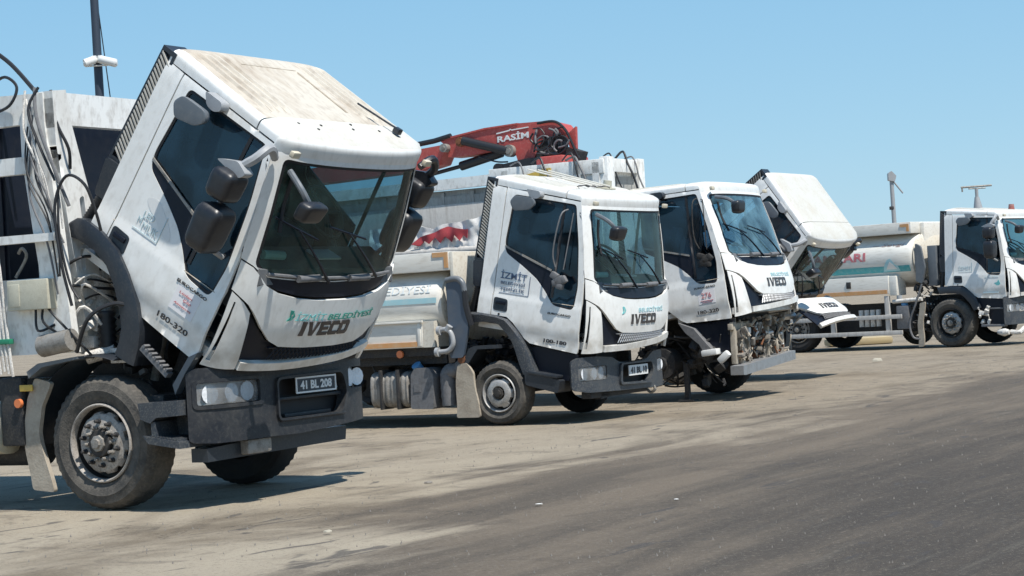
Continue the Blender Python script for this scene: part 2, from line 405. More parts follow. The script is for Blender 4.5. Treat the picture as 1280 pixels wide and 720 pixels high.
def clean(p):
    o = []
    for q in p:
        if not o or (abs(q[0]-o[-1][0])+abs(q[1]-o[-1][1])) > 1e-4: o.append(q)
    if abs(o[0][0]-o[-1][0])+abs(o[0][1]-o[-1][1]) < 1e-4: o.pop()
    return o
# m2 reverses order: build the shield outline explicitly
SHIELD = clean([(-.998, .822), (-.925, .80), (-.80, .695), (-.66, .648), (-.42, .615), (-.2, .605), (.2, .605), (.42, .615), (.66, .648), (.80, .695), (.925, .80), (.998, .822)]
               + [(-a, b) for a, b in SH_BOT] + list(reversed(SH_BOT)))
GRILLE = clean([(-.852, .462), (-.745, .36), (-.62, .265), (-.5, .222), (0, .212), (.5, .222), (.62, .265), (.745, .36), (.852, .462), (.82, .195), (.4, .15), (0, .125), (-.4, .10), (-.80, .085)])
LIP = clean([(-.80, .080), (-.4, .095), (0, .120), (.4, .145), (.80, .19), (.84, .16), (.80, .115), (.4, .075), (0, .05), (-.4, .028), (-.80, .012)])
CORN = [(-1.008, .585), (-.93, .535), (-.862, .468), (-.81, .09), (-.805, .008), (-.95, -.012), (-1.034, -.02)]
SLIT = [(-.985, .52), (-.975, .52), (-.998, .03), (-1.022, .03)]
YG = [-.99, -.97, -.94, -.9, -.85, -.78, -.7, -.6, -.5, -.4, -.3, -.2, -.1, 0, .1, .2, .3, .4, .5, .6, .7, .78, .85, .9, .94, .97, .99]

def cab_shell():
    bms = []
    for s in (-1, 1):
        rs = [(-1.335, zb(-1.335)-.004), (-1.157, zb(-1.157)-.012), (-1.157, .268), (-1.335, .268)]
        bms.append(panel_bm(rs, (), .06, SIDE[s], .02))
    # screen surround: header and both front pillars
    out = [(-Wd(1.65), 1.65), (Wd(1.65), 1.65), (Wd(1.4)*.999, 1.4), (Wd(1.1)*.999, 1.1), (.9995, .90), (.9995, .835), (.925, .812), (.80, .748), (0, .730), (-.80, .748), (-.925, .812), (-.9995, .835), (-.9995, .90), (-Wd(1.1)*.999, 1.1), (-Wd(1.4)*.999, 1.4)]
    bms.append(panel_bm(out, [WS], .05, FRONT, .02, us=YG))
    b = B(); b.box(-1.335, -1.30, -.93, .93, .25, 1.70); b.box(-1.33, -.1, -.99, .99, .10, .16)
    b.box(-.75, .12, -.97, .97, .02, .10); bms.append(b.bm)
    return finish(joinbm(*bms), 'cab', 32)
def roof_grid(xs, ribs, cap, u0=-1., u1=1., n=150, dz=0.):
    b = B(); rings = []
    for x in xs:
        r = []
        for k in range(n+1):
            u = math.sin(math.pi/2*(-1+2*k/n)) if u1-u0 > 1.9 else (u0+(u1-u0)*k/n if abs(u0+u1) < .01 else math.sin(math.asin(u0)+(math.asin(u1)-math.asin(u0))*k/n))
            y = Wd(zb(x))*u
            z = zb(x)+Hh(x)*(1-abs(u)**NR)**(1/NR)
            if ribs:
                if abs(y) < .36 and -1.15 < x < -.52: z -= .014
            z += dz
            r.append(Vector((x, y, z)))
        rings.append(r)
    b.ring_loft(rings, False, False)
    if cap:
        x = xs[0]; rr = [Vector((x-.0, p.y, p.z-.05)) for p in rings[0]]; b.ring_loft([rings[0], rr], False, False)
    return b
def roof_rear(ribs=True):
    xs = [-1.335, -1.325, -1.30]+[-1.28+i*.04 for i in range(23)]+[-.365]
    b = roof_grid(xs, ribs, True, -.93, .93, 150, -.004)
    bmesh.ops.recalc_face_normals(b.bm, faces=b.bm.faces[:]); thicken(b.bm, .015, True)
    return b.done('roof_panel', 50)
def roof_rib(c, w_=.016, h=.020, x0=-1.27, x1=-.42):
    def f():
        b = B(); rings = []
        def Z(x, y): return zb(x)+Hh(x)*(1-abs(y/Wd(zb(x)))**NR)**(1/NR)-.004
        for i in range(19):
            x = x0+(x1-x0)*i/18; k = min(1, i/1.5, (18-i)/1.5)
            rings.append([Vector((x, y, Z(x, y)+dz)) for y, dz in ((c-w_*1.5, -.002), (c-w_*.6, h*k), (c+w_*.6, h*k), (c+w_*1.5, -.004))])
        b.ring_loft(rings); return b.done('roof_rib', 50)
    return f
def roof_frame():
    b = B()
    def Z(x, y): return zb(x)+Hh(x)*(1-abs(y/Wd(zb(x)))**NR)**(1/NR)-.012
    for (xa, ya, xb, yb) in ((-1.15, -.36, -.52, -.36), (-1.15, .36, -.52, .36), (-.52, -.36, -.52, .36), (-1.15, -.36, -1.15, .36)):
        b.tube([(xa+(xb-xa)*i/8, ya+(yb-ya)*i/8, Z(xa+(xb-xa)*i/8, ya+(yb-ya)*i/8)) for i in range(9)], .007, 5)
    return b.done('panel_seam')
def roof_rail(sd):
    def f():
        xs = [-1.335, -1.325, -1.30]+[-1.26+i*.08 for i in range(11)]+[-.365]
        b = roof_grid(xs, False, True, *((-1, -.935) if sd < 0 else (.935, 1)), 26)
        bmesh.ops.recalc_face_normals(b.bm, faces=b.bm.faces[:]); thicken(b.bm, .02, True); return b.done('roof_rail', 50)
    return f
def roof_front(top):
    b = B(); rings = []
    xs = [-.352, -.345, -.30, -.24, -.17]
    us = [math.sin(math.pi/2*(-1+2*k/80)) for k in range(81)]
    for i, x in enumerate(xs):
        rings.append([Vector((x, Wd(zb(x))*u, zb(x)+Hh(x)*(1-abs(u)**NR)**(1/NR)+(.012 if i else 0)*(1-abs(u)**8))) for u in us])
    for j in range(1, 11):
        t = j/10; r = []
        for u in us:
            S = Vector((-.17, Wd(zb(-.17))*u, zb(-.17)+Hh(-.17)*(1-abs(u)**NR)**(1/NR)+.012*(1-abs(u)**8)))
            E = Vector((Xf(Wd(1.65)*u, 1.65), Wd(1.65)*u, 1.65))
            P1 = S+Vector(((E.x-S.x)*1.0, 0, -.035)); P2 = E+Vector((.004, 0, (S.z-E.z)*.80))
            r.append(S*(1-t)**3+P1*3*t*(1-t)**2+P2*3*t*t*(1-t)+E*t**3)
        rings.append(r)
    if top: rings = [r[8:-8] for r in rings[:9]]
    else:
        full = rings; rings = full[8:]
        b.ring_loft([r[:9] for r in full[:9]], False, False); b.ring_loft([r[-9:] for r in full[:9]], False, False)
    b.ring_loft(rings, False, False); return b.done('roof_visor', 60)
def liner():
    bms = []
    win2 = [(x, z) for x, z in WIN]
    for s in (-1, 1):
        bms.append(panel_bm([(-1.31, 1.72), (-.17, 1.68), (-.02, .83), (0, -.0), (-.6, .03), (-.84, .24), (-1.31, .29)], [win2], .09, side(s, -.045), 0))
    b = B(); b.box(-1.298, -1.27, -.90, .90, .25, 1.68); b.box(-1.27, -.20, -.86, .86, 1.70, 1.715); b.box(-1.27, .05, -.93, .93, .161, .2)
    bms.append(b.bm)
    out = [(-.95, 1.64), (.95, 1.64), (.975, .85), (.9, .8), (.8, .735), (0, .715), (-.8, .735), (-.9, .8), (-.975, .85)]
    ws = [(x*.985, (z-1.2)*.985+1.2) for x, z in WS]
    bms.append(panel_bm(out, [ws], .06, front(-.03), 0, us=YG))
    # firewall below the screen
    b = B(); b.box(.0, .04, -.90, .90, .05, .70); bms.append(b.bm)
    return finish(joinbm(*bms), 'cab_lining')
def seat():
    b = B(); b.box(-1.0, -.52, -.24, .24, .55, .72, .05); b.box(-1.16, -1.02, -.23, .23, .66, 1.28, .05, Matrix.Rotation(-.06, 4, 'Y'))
    b.box(-1.17, -1.08, -.13, .13, 1.27, 1.46, .04, Matrix.Rotation(-.06, 4, 'Y')); b.box(-.95, -.57, -.2, .2, .2, .55); return b.done('seat')
def dash():
    b = B(); b.prism([(.17, .70), (.12, .80), (-.15, .84), (-.25, .78), (-.22, .45), (.0, .40)], 'y', -.88, .88); return b.done('dashboard')
def wheel_s():
    b = B(); n = 28; pts = [Vector((-.42+.0, .45, 1.0))+Matrix.Rotation(-.9, 3, 'Y') @ Vector((.0, .22*math.cos(2*math.pi*k/n), .22*math.sin(2*math.pi*k/n))) for k in range(n+1)]
    b.tube(pts, .016, 7, False); b.cyl((-.18, .45, .75), (-.42, .45, 1.0), .03, 8)
    for k in (0, 9, 19): b.cyl((-.42, .45, 1.0), pts[k], .013, 6)
    return b.done('steering_wheel')
def wiper(y0, z0, y1, z1):
    def f():
        b = B(); P = []
        for i in range(9):
            t = i/8; y = y0+(y1-y0)*t; z = z0+(z1-z0)*t; P.append((Xf(y, z)+.03+.02*math.sin(math.pi*t), y, z))
        b.tube(P, [.014, .013, .012, .011, .010, .009, .008, .008, .007], 6)
        # blade
        yc, zc = y1, z1; dy, dz = (y1-y0), (z1-z0); L = math.hypot(dy, dz); dy /= L; dz /= L
        dy, dz = (dy*.92-dz*.38, dz*.92+dy*.38)
        P = []
        for i in range(7):
            t = (i/6-.5)*.52; y = yc+dy*t; z = zc+dz*t; P.append((Xf(y, z)+.017, y, z))
        b.tube(P, .009, 5); return b.done('wiper')
    return f
def mirror_shell(pts, y, depth, r=.035):
    def f():
        b = B(); poly = roundpoly(pts, r, 3); cx = sum(p[0] for p in poly)/len(poly); cz = sum(p[1] for p in poly)/len(poly)
        rings = []
        for k, (s, dx) in enumerate([(.86, 0), (.97, .012), (1, .035), (.97, .3), (.85, .6), (.62, .85), (.3, .97)]):
            rings.append([Vector((cx+(p[0]-cx)*s, y-depth/2+depth*dx, cz+(p[1]-cz)*s)) for p in poly])
        b.ring_loft(rings); return b.done('mirror', 30)
    return f
def pod(cx, cy, cz, hx, hy, hz, r, lean=0., taper=.0):
    def f():
        b = B(); rings = []; base = roundpoly([(-hx, -hy), (hx, -hy*.9), (hx, hy*.9), (-hx, hy)], r, 5)
        n = 14
        for i in range(n+1):
            t = -1+2*i/n; e = (1-abs(t)**5)**.35 if abs(t) < 1 else .25; e = max(e, .3)
            k = e*(1+taper*t)
            rings.append([Vector((cx+lean*t*hz+p[0]*k, cy+p[1]*k, cz+t*hz)) for p in base])
        b.ring_loft(rings); return b.done('mirror', 50)
    return f
MIR_UP = [(-.36, 1.42), (-.12, 1.49), (-.06, 1.42), (-.04, 1.29), (-.07, 1.25), (-.36, 1.17)]
MIR_LO = [(-.34, 1.13), (-.08, 1.20), (-.03, 1.15), (-.01, .98), (-.05, .82), (-.32, .78), (-.37, .90)]
CURB0 = [(-.96, 1.60), (-.90, 1.68), (-.64, 1.67), (-.62, 1.60), (-.70, 1.53), (-.90, 1.50)]
CURB = [(-.96, 1.60), (-.90, 1.68), (-.66, 1.67), (-.62, 1.60), (-.70, 1.53), (-.90, 1.50)]
FM = [(-1.17, 1.37), (-1.14, 1.46), (-.93, 1.49), (-.83, 1.44), (-.82, 1.34), (-.92, 1.29), (-1.1, 1.31)]

def build_cab(root, xp, zp, tilt, o):
    """o: options. returns the cab part"""
    pt = o.get('paint', 'paint')
    cab = part('cab', 'cab', cab_shell, pt, root, loc=(xp, 0, zp), rot=(0, tilt, 0))
    part('roof_panel', 'roofr'+str(o.get('ribs', 1)), lambda: roof_rear(o.get('ribs', 1)), o.get('roof', 'roof_dirty'), cab, o.get('roof_label'))
    if o.get('ribs', 1):
        for c in (-.78, -.69, -.60, -.51, .50, .59, .68, .78): part('roof_rib', 'rrib%.2f' % c, roof_rib(c), o.get('roof', 'roof_dirty'), cab)
        part('panel_seam', 'rfr', roof_frame, 'dirt_brown' if o.get('roof', 'roof_dirty') == 'roof_dirty' else 'roof_pale', cab)
        if o.get('roof', 'roof_dirty') == 'roof_dirty':
            for c in (-.742, -.652, -.562, .538, .628, .722): part('dirt_line', 'dln%.2f' % c, roof_rib(c, .007, .007, -1.25, -.44), 'dirt_brown', cab)
    for s in (-1, 1): part('roof_rail', 'rail%d' % s, roof_rail(s), pt, cab)
    part('roof_visor', 'rooff', lambda: roof_front(False), pt, cab); part('visor_panel', 'rooft', lambda: roof_front(True), 'roof_pale', cab)
    part('cab_lining', 'liner', liner, 'interior', cab)
    for s in (-1, 1):
        part('door', 'door%d' % s, lambda: panel(DOOR, [WIN], .045, SIDE[s], .025, name='door', angle=30), pt, cab)
        part('side_window', 'win%d' % s, lambda: panel(WIN, (), .12, side(s, -.018), 0, name='side_window'), 'glass_side', cab)
        part('window_trim', 'trim%d' % s, lambda: panel(TRIM, (), .08, side(s, -.004), .012, name='window_trim'), 'dark_trim', cab)
        part('window_strip', 'strip%d' % s, lambda: panel([(-1.075, 1.083), (-.43, .878), (-.43, .855), (-1.075, 1.062)], (), .08, side(s, .004), .012, name='window_strip'), 'steel_dusty' if o.get('strip', 1) else 'dark_trim', cab)
        part('window_frame', 'wfr%d' % s, lambda: panel([(a*1., b) for a, b in WIN], [[(-.575+(a+.575)*.965, 1.08+(b-1.08)*.965) for a, b in WIN]], .05, side(s, -.008), .012, name='window_frame'), 'seal', cab)
        part('window_divider', 'div%d' % s, lambda: panel([(-.385, 1.64), (-.355, 1.64), (-.375, .56), (-.405, .56)], (), .1, side(s, -.010), .01, name='window_divider'), 'seal', cab)
        part('handle_recess', 'hr%d' % s, lambda: panel(roundpoly([(-1.13, .478), (-.945, .466), (-.935, .318), (-1.125, .325)], .035), (), .04, side(s, .004), .02, name='handle_recess'), 'black_plastic', cab)
        part('door_handle', 'dh%d' % s, lambda: B().box(-1.095, -.97, s*1.045-.012, s*1.045+.012, .40, .44, .008).done('door_handle'), 'dark_trim', cab)
        part('door_lock', 'lk%d' % s, lambda: B().cyl((-1.04, s*1.03, .285), (-1.04, s*1.048, .285), .014, 10).done('door_lock'), 'steel_dark', cab)
        part('panel_seam', 'psm%d' % s, lambda: panel([(-1.32, .508), (.0, .508), (.0, .502), (-1.32, .502)], (), .08, side(s, .001), .002, name='panel_seam'), 'dirt_brown', cab)
        part('corner_panel', 'corn%d' % s, lambda: panel([(-s*a, b) for a, b in CORN], [[(-s*a, b) for a, b in SLIT]], .04, front(.006), .02, us=[-s*v for v in (-1.02, -1.0, -.97, -.94, -.91, -.88, -.85, -.83)], name='corner_panel'), pt, cab)
        part('marker_lamp', 'ml%d' % s, lambda: B().box(-.03, .012, s*.885-.045, s*.885+.045, 1.655, 1.705, .012).done('marker_lamp'), 'amber_lens', cab)
    part('windshield', 'ws', lambda: panel(WS, (), .07, front(-.014), 0, us=YG, name='windshield'), o.get('glass', 'glass_front'), cab)
    def frit():
        inner = [(x*.968, 1.18+(z-1.18)*.955-.004) for x, z in WS]
        return panel(WS, [inner], .05, front(-.010), .006, us=YG, name='windshield_seal')
    part('windshield_seal', 'frit', frit, 'seal', cab)
    part('seat', 'seat', seat, 'seat_cloth', cab, loc=(0, .45, 0)); part('seat', 'seat', seat, 'seat_cloth', cab, loc=(0, -.45, 0))
    part('dashboard', 'dash', dash, 'dash_grey', cab); part('steering_wheel', 'stw', wheel_s, 'seal', cab)
    part('grab_handle', 'gh', lambda: B().tube(smooth_path([(.0, -.80, 1.5), (.02, -.80, 1.3), (.1, -.82, 1.1)], 4), .015, 6).done('grab_handle'), 'seal', cab)
    part('dash_clutter', 'dcl', lambda: B().tube([(.02, -.78, .87), (.04, -.55, .87)], .035, 9).done('dash_clutter'), 'teal_pale', cab)
    part('dash_paper', 'dcp', lambda: B().box(-.08, .06, -.1, .2, .84, .855, .003).done('dash_paper'), 'sticker', cab)
    part('cowl_panel', 'cowl', lambda: panel(COWL, (), .05, front(-.004), .02, us=YG, name='cowl_panel'), 'dark_trim', cab)
    # front hood (shield, grille, lip)
    hood = {}
    def hp(name, key, fn, m, lab=None):
        ob = part(name, key, fn, m, cab, lab)
        if o.get('hood_open'):
            a = -o['hood_open']; P = Vector((.2, 0, .8))
            ob.matrix_local = Matrix.Translation(P) @ Matrix.Rotation(a, 4, 'Y') @ Matrix.Translation(-P)
        return ob
    hp('front_panel', 'shield', lambda: panel(SHIELD, (), .045, lambda y, z: Vector((Xf(y, z)+.022*min(1, max(0, (1.01-abs(y))/.12)), y, z)), .03, us=YG, name='front_panel', angle=30), pt, 'opened front panel' if o.get('hood_open') else None)
    def gr():
        def f(y, z): return Vector((Xf(y, z)-.018, y, z))
        return panel(GRILLE, (), .05, f, .02, us=YG, name='grille')
    hp('grille', 'grille', gr, 'dark_trim')
    def gm():
        b = B()
        for i in range(26):
            y = -.56+i*.045
            for d in (1, -1):
                y1 = y+d*.07
                lo_ = .115+.04*(y+.6)/1.2
                if -.58 < y1 < .6: b.tube([(Xf(y, .10)+.014, y, lo_), (Xf(y1, .2)+.014, y1, .222)], .007, 4)
        b.box(.27, .295, -.6, .6, .215, .222)
        return b.done('grille_mesh')
    hp('grille_mesh', 'gm', gm, o.get('mesh', 'alu'))
    hp('front_lip', 'lip', lambda: panel(LIP, (), .04, front(.028), .05, us=YG, name='front_lip'), pt)
    iv = hp('lettering', ('iv',), lambda: _ivmesh(), 'letter_metal')
    # wipers
    if o.get('wipers', 1):
        part('wiper', 'wp1', wiper(-.11, .74, -.62, 1.13), 'dark_trim', cab); part('wiper', 'wp2', wiper(.55, .77, -.0, 1.12), 'dark_trim', cab)
        def wm():
            b = B()
            for y in (-.36, .30): b.cyl((Xf(y, .76)+.02, y-.13, .765), (Xf(y, .76)+.02, y+.13, .77), .028, 10)
            b.tube([(Xf(-.8, .77)+.012, -.8, .775), (Xf(-.3, .77)+.015, -.3, .765), (Xf(.3, .77)+.015, .3, .765), (Xf(.8, .77)+.012, .8, .775)], .014, 7)
            return b.done('wiper_linkage')
        part('wiper_linkage', 'wm', wm, 'hose_grey', cab)
    # mirrors
    if o.get('front_mirror', 1):
        def fm():
            b = B(); b.tube(smooth_path([(.02, -.90, 1.56), (.20, -.93, 1.50), (.29, -.86, 1.40)], 4), .024, 8); return b.done('mirror_arm')
        part('mirror_arm', 'fma', fm, 'mirror_grey', cab)
        def fmm():
            b = B(); poly = roundpoly([(-.99, 1.36), (-.96, 1.45), (-.80, 1.475), (-.70, 1.44), (-.69, 1.33), (-.79, 1.27), (-.93, 1.285)], .05, 3); rings = []
            for s, dx in [(.86, 0), (.98, .01), (1, .035), (.93, .075), (.75, .11), (.4, .13)]:
                rings.append([Vector((.25+dx, -.84+(p[0]+.84)*s, 1.37+(p[1]-1.37)*s)) for p in poly])
            b.ring_loft(rings); return b.done('front_mirror', 30)
        part('front_mirror', 'fmm', pod(.30, -.86, 1.375, .055, .135, .085, .04, .15, .06), 'mirror_plastic', cab)
    # curb mirror over the right door
    part('curb_mirror', 'cm', mirror_shell(CURB, -1.13, .13), o.get('curb', 'mirror_grey'), cab)
    part('mirror_bracket', 'cb', lambda: B().prism(roundpoly([(-.84, 1.76), (-.66, 1.75), (-.64, 1.69), (-.70, 1.655), (-.78, 1.67)], .03), 'y', -1.05, -.955).done('mirror_bracket'), o.get('curb', 'steel_pale'), cab)
    for s in (-1, 1):
        if s in o.get('mirrors', (-1, 1)):
            part('wide_mirror', 'mu%d' % s, pod(-.19, s*1.25, 1.325, .10, .125, .125, .05, .0, .04), 'mirror_plastic', cab)
            part('main_mirror', 'mo%d' % s, pod(-.17, s*1.25, .985, .105, .14, .195, .05, .0, .05), 'mirror_plastic', cab)
            def arm(s=s):
                b = B(); b.tube(smooth_path([(-.10, s*.97, 1.60), (-.09, s*1.09, 1.68), (-.10, s*1.20, 1.58), (-.2, s*1.24, 1.44)], 4), [.03]*2+[.035]*8+[.03]*3, 8)
                b.prism(roundpoly([(-.34, 1.46), (-.16, 1.53), (-.05, 1.48), (-.1, 1.42)], .03), 'y', s*1.24-.05, s*1.24+.05)
                b.cyl((-.2, s*1.24, 1.5), (-.2, s*1.24, .85), .018, 8); b.cyl((-.15, s*.99, .75), (-.2, s*1.22, .84), .02, 8)
                return b.done('mirror_arm')
            part('mirror_arm', 'ma%d' % s, arm, 'steel_pale' if s < 0 else 'mirror_plastic', cab)  # highlight on the near arm put into its paler colour
    # air intake at the rear right corner
    def frame():
        b = B()
        A = [(-1.43, 1.845), (-1.285, 1.835), (-1.342, .86), (-1.50, .86)]; I = [(-1.405, 1.81), (-1.312, 1.80), (-1.362, .89), (-1.475, .89)]
        ra = [Vector((p[0], -.945, p[1])) for p in A]; ri = [Vector((p[0], -.945, p[1])) for p in I]
        rb = [Vector((p[0], -.70, p[1])) for p in A]; rj = [Vector((p[0], -.915, p[1])) for p in I]
        b.ring_loft([rj, ri, ra, rb], True, True)
        b.prism(roundpoly([(-1.50, .862), (-1.338, .862), (-1.338, .56), (-1.47, .56)], .03), 'y', -.97, -.70); return b.done('air_intake')
    part('air_intake', 'vent', frame, 'black_plastic', cab)
    if ('slat',) not in CACHE: CACHE[('slat',)] = B().prism([(-.056, .034), (.056, -.046), (.056, -.062), (-.056, .018)], 'y', -.012, .012).done('slat')
    ns = o.get('slats', 27)
    for i in range(ns):
        z = .93+i*(.84/(ns-1)); xc = interp(z, [.89, 1.8], [-1.418, -1.358])
        link('slat', CACHE[('slat',)], o.get('slatmat', 'steel_dusty'), cab, loc=(xc, -.937, z))
    def gait():
        b = B(); P = []; R = []
        for i in range(33): P.append((-1.42-.002*i, -.92, .56-i*.012)); R.append(.050 if i % 2 else .040)
        b.tube(P, R, 12); return b.done('intake_bellows', 80)
    part('intake_bellows', 'gait', gait, 'hose', cab)
    # mudguard arch carried by the cab
    fl = o.get('flare')
    if fl:
        part('mudguard', ('fl', fl[0]), lambda: flare_mesh(fl[1], fl[2]), 'bumper_grey' if o.get('grey') else 'black_plastic', cab)
        part('mudguard', ('flL', fl[0]), lambda: flare_mesh(fl[1], fl[2], 1), 'black_plastic', cab)
    return cab
def _ivmesh():
    me = bpy.data.meshes.new('lettering')
    t = iveco_bm(-.33, .29, .328, .440)
    return finish(t, 'lettering', 30)
def iveco_bm(u0, u1, v0, v1):
    # five heavy condensed letters with a slight slant
    W = [.10, .22, .19, .18, .21]; gap = .022; tot = sum(W)+gap*4; s = (u1-u0)/tot; bm = bmesh.new(); u = u0; H = v1-v0; th = .055*s/.9
    def L(poly):
        def f(y, z): return Vector((Xf(y, z)+.024, y, z))
        poly = [(p[0]+(p[1]-v0)*.16, p[1]) for p in poly]
        vs = [bm.verts.new(Vector((Xf(p[0], p[1])+.030, p[0], p[1]))) for p in poly]; vb = [bm.verts.new(Vector((Xf(p[0], p[1])+.02, p[0], p[1]))) for p in poly]
        n = len(poly); bm.faces.new(vs)
        for i in range(n): bm.faces.new((vs[i], vb[i], vb[(i+1) % n], vs[(i+1) % n]))
    h = .030
    for i, wd in enumerate(W):
        w_ = wd*s; a, b = u, u+w_
        if i == 0: L([(a, v0), (a+w_*.8, v0), (a+w_*.8, v1), (a, v1)])
        if i == 1: L([(a, v1), (a+th, v1), (a+w_*.52, v0+h), (b-th*.9, v1), (b, v1), (b-w_*.36, v0), (a+w_*.34, v0)])
        if i == 2: L([(a, v0), (b, v0), (b, v0+h*.9), (a+th, v0+h*.9), (a+th, v0+H*.42), (b-.01, v0+H*.42), (b-.01, v0+H*.62), (a+th, v0+H*.62), (a+th, v1-h*.9), (b, v1-h*.9), (b, v1), (a, v1)])
        if i == 3: L([(a+.015, v0), (b, v0), (b, v0+h), (a+th, v0+h), (a+th, v1-h), (b, v1-h), (b, v1), (a+.015, v1), (a, v1-.02), (a, v0+.02)])
        if i == 4:
            L([(a+.015, v0), (b-.015, v0), (b, v0+.02), (b, v0+h), (a+th, v0+h), (a+th, v0+H*.5), (a, v0+H*.5), (a, v0+.02)])
            L([(a, v0+H*.5), (a+th, v0+H*.5), (a+th, v1-h), (b-th, v1-h), (b-th, v0+h), (b, v0+h), (b, v1-.02), (b-.015, v1), (a+.015, v1), (a, v1-.02)])
        u = b+gap*s
    return bm
def flare_mesh(outer, inner, s=-1):
    b = B(); n = len(outer); rings = []
    for (ox, oz), (ix, iz) in zip(outer, inner):
        ya, yb = s*1.09, s*.80
        rings.append([Vector((ix, ya*.985, iz)), Vector((ox*.8+ix*.2, ya, oz*.8+iz*.2)), Vector((ox, ya*.985, oz)), Vector((ox, yb, oz)), Vector((ox*.88+ix*.12, yb, oz*.88+iz*.12)), Vector((ix*.9+ox*.1, ya*.95, iz*.9+oz*.1))])
    b.ring_loft(rings); return b.done('mudguard', 40)
FL1 = ('a', [(-1.51, .27), (-1.44, .36), (-1.36, .385), (-1.18, .38), (-.99, .34), (-.80, .23), (-.62, .08), (-.50, -.07), (-.45, -.2), (-.42, -.34)],
       [(-1.49, .21), (-1.43, .20), (-1.34, .22), (-1.18, .225), (-1.02, .185), (-.88, .09), (-.745, -.04), (-.66, -.155), (-.63, -.26), (-.62, -.36)])
FL2 = ('b', [(-1.40, .26), (-1.25, .27), (-1.05, .262), (-.91, .24), (-.78, .14), (-.68, .03), (-.59, -.10), (-.52, -.22), (-.46, -.32)],
       [(-1.36, .14), (-1.22, .17), (-1.10, .18), (-1.01, .165), (-.90, .08), (-.82, 0), (-.76, -.1), (-.69, -.24), (-.62, -.36)])
FL5 = ('c', [(-1.50, .25), (-1.30, .26), (-1.10, .255), (-.92, .245), (-.80, .17), (-.70, .08), (-.62, -.02), (-.58, -.10), (-.54, -.2)],
       [(-1.46, .10), (-1.28, .11), (-1.12, .11), (-.98, .09), (-.90, .03), (-.83, -.04), (-.76, -.12), (-.72, -.2), (-.68, -.26)])

# ------------------------------------------------------------------ wheels
def tyre_mesh(R, rr, wdt, lugs):
    def f():
        b = B(); prof = [(rr-.012, .03), (rr, 0.012), (rr+.012, -.006), (rr+.05, -.020), (rr+.058, -.025), (R*.76, -.030), (R*.78, -.034), (R*.80, -.029), (R*.90, -.022), (R*.955, .004), (R*.985, .028), (R, .05), (R, wdt-.07), (R*.985, wdt-.04), (R*.9, wdt), (R*.7, wdt), (rr, wdt-.03)]
        prof = [(r, y+.03) for r, y in prof]
        n = lugs*2
        def mod(i, k):
            if i in (9, 10): return .978 if k % 2 else 1.006
            if i in (11, 12, 13): return .985 if k % 2 else 1.0
            return 1
        b.lathe_y(prof, n, mod=mod)
        return b.done('tyre', 30)
    return f
def rim_big():
    b = B(); n = 60
    def mod(i, k): return (1 if (k % 6) in (0, 1, 2, 3) else .89) if i <= 1 else 1
    b.lathe_y([(.236, .085), (.236, .060), (.220, .040), (.205, .030), (.125, .022), (.105, .04), (.10, .06)], n, mod=mod)
    return b.done('rim', 30)
def rim_flange(): return B().lathe_y([(.300, .035), (.300, .012), (.290, .004), (.282, .010), (.276, .03), (.272, .06)], 60).done('rim_flange', 30)
def rim_back():
    return B().lathe_y([(.270, .055), (.266, .12), (.18, .13), (.05, .13), (.001, .13)], 32).done('brake_drum')  # dark barrel and back disc: shade of the gap behind the rim painted in
def hub_big():
    b = B(); b.lathe_y([(.105, .05), (.105, .0), (.098, -.008), (.001, -.010)], 20); return b.done('hub', 25)
def hub_cap(): return B().lathe_y([(.066, .0), (.062, -.026), (.040, -.030), (.036, -.05), (.001, -.052)], 8).done('hub_cap', 25)
def nut(): return B().lathe_y([(.020, .03), (.020, .010), (.0135, .008), (.0135, -.022), (.010, -.028), (.0005, -.028)], 8).done('wheel_nut', 25)
def rim_small():
    b = B(); n = 48
    b.lathe_y([(.222, .03), (.222, .01), (.213, .002), (.204, .01), (.200, .03), (.192, .05), (.190, .10)], n)
    def mod(i, k): return (1 if (k % 8) in (0, 1, 2, 3, 4) else .86) if i <= 1 else 1
    b.lathe_y([(.178, .055), (.178, .040), (.155, .012), (.125, -.004), (.085, -.004), (.072, .02)], n, mod=mod)
    return b.done('rim', 30)
def hub_small():
    b = B(); b.lathe_y([(.070, .02), (.066, -.012), (.045, -.016), (.042, -.032), (.001, -.034)], 8); return b.done('hub', 25)
def add_wheel(root, x, y, big=True, inner=False, R=None, rim='rim_grey', tm='tyre', nuts=True, steer=0, spin=0):
    """outer face at y; inner: wheel of the far side, face turned away"""
    s = math.pi if inner else 0
    R_ = .51 if big else .375
    t = part('wheel', 'tyre%d' % big, tyre_mesh(R_, .296 if big else .218, .30 if big else .225, 46 if big else 40), tm, root, loc=(x, y, R_-.004), rot=(0, spin, s+steer))
    if inner: return t
    if big:
        part('rim_flange', 'rimf', rim_flange, 'tyre_dark' if rim == 'rim_silver' else rim, t)
        part('rim', 'rimb', rim_big, rim, t); part('brake_drum', 'rbb', rim_back, 'hub_dark', t); part('hub', 'hubb', hub_big, 'hub_dark', t); part('hub_cap', 'hubc', hub_cap, 'steel_dusty', t)
        if nuts:
            for k in range(10):
                a = 2*math.pi*k/10
                part('wheel_nut', 'nut', nut, 'steel_dark' if rim != 'rim_silver' else 'rim_silver', t, loc=(.167*math.cos(a), .0, .167*math.sin(a)))
            for k in range(10):
                a = 2*math.pi*(k+.5)/10
                part('wheel_bolt', 'nut', nut, 'steel_dusty', t, loc=(.125*math.cos(a), .004, .125*math.sin(a)))
    else:
        part('rim', 'rims', rim_small, rim, t); part('brake_drum', 'rbs', lambda: B().lathe_y([(.192, .09), (.1, .10), (.001, .10)], 24).done('brake_drum'), 'hub_dark', t); part('hub', 'hubs', hub_small, 'hub_dark', t)
    return t

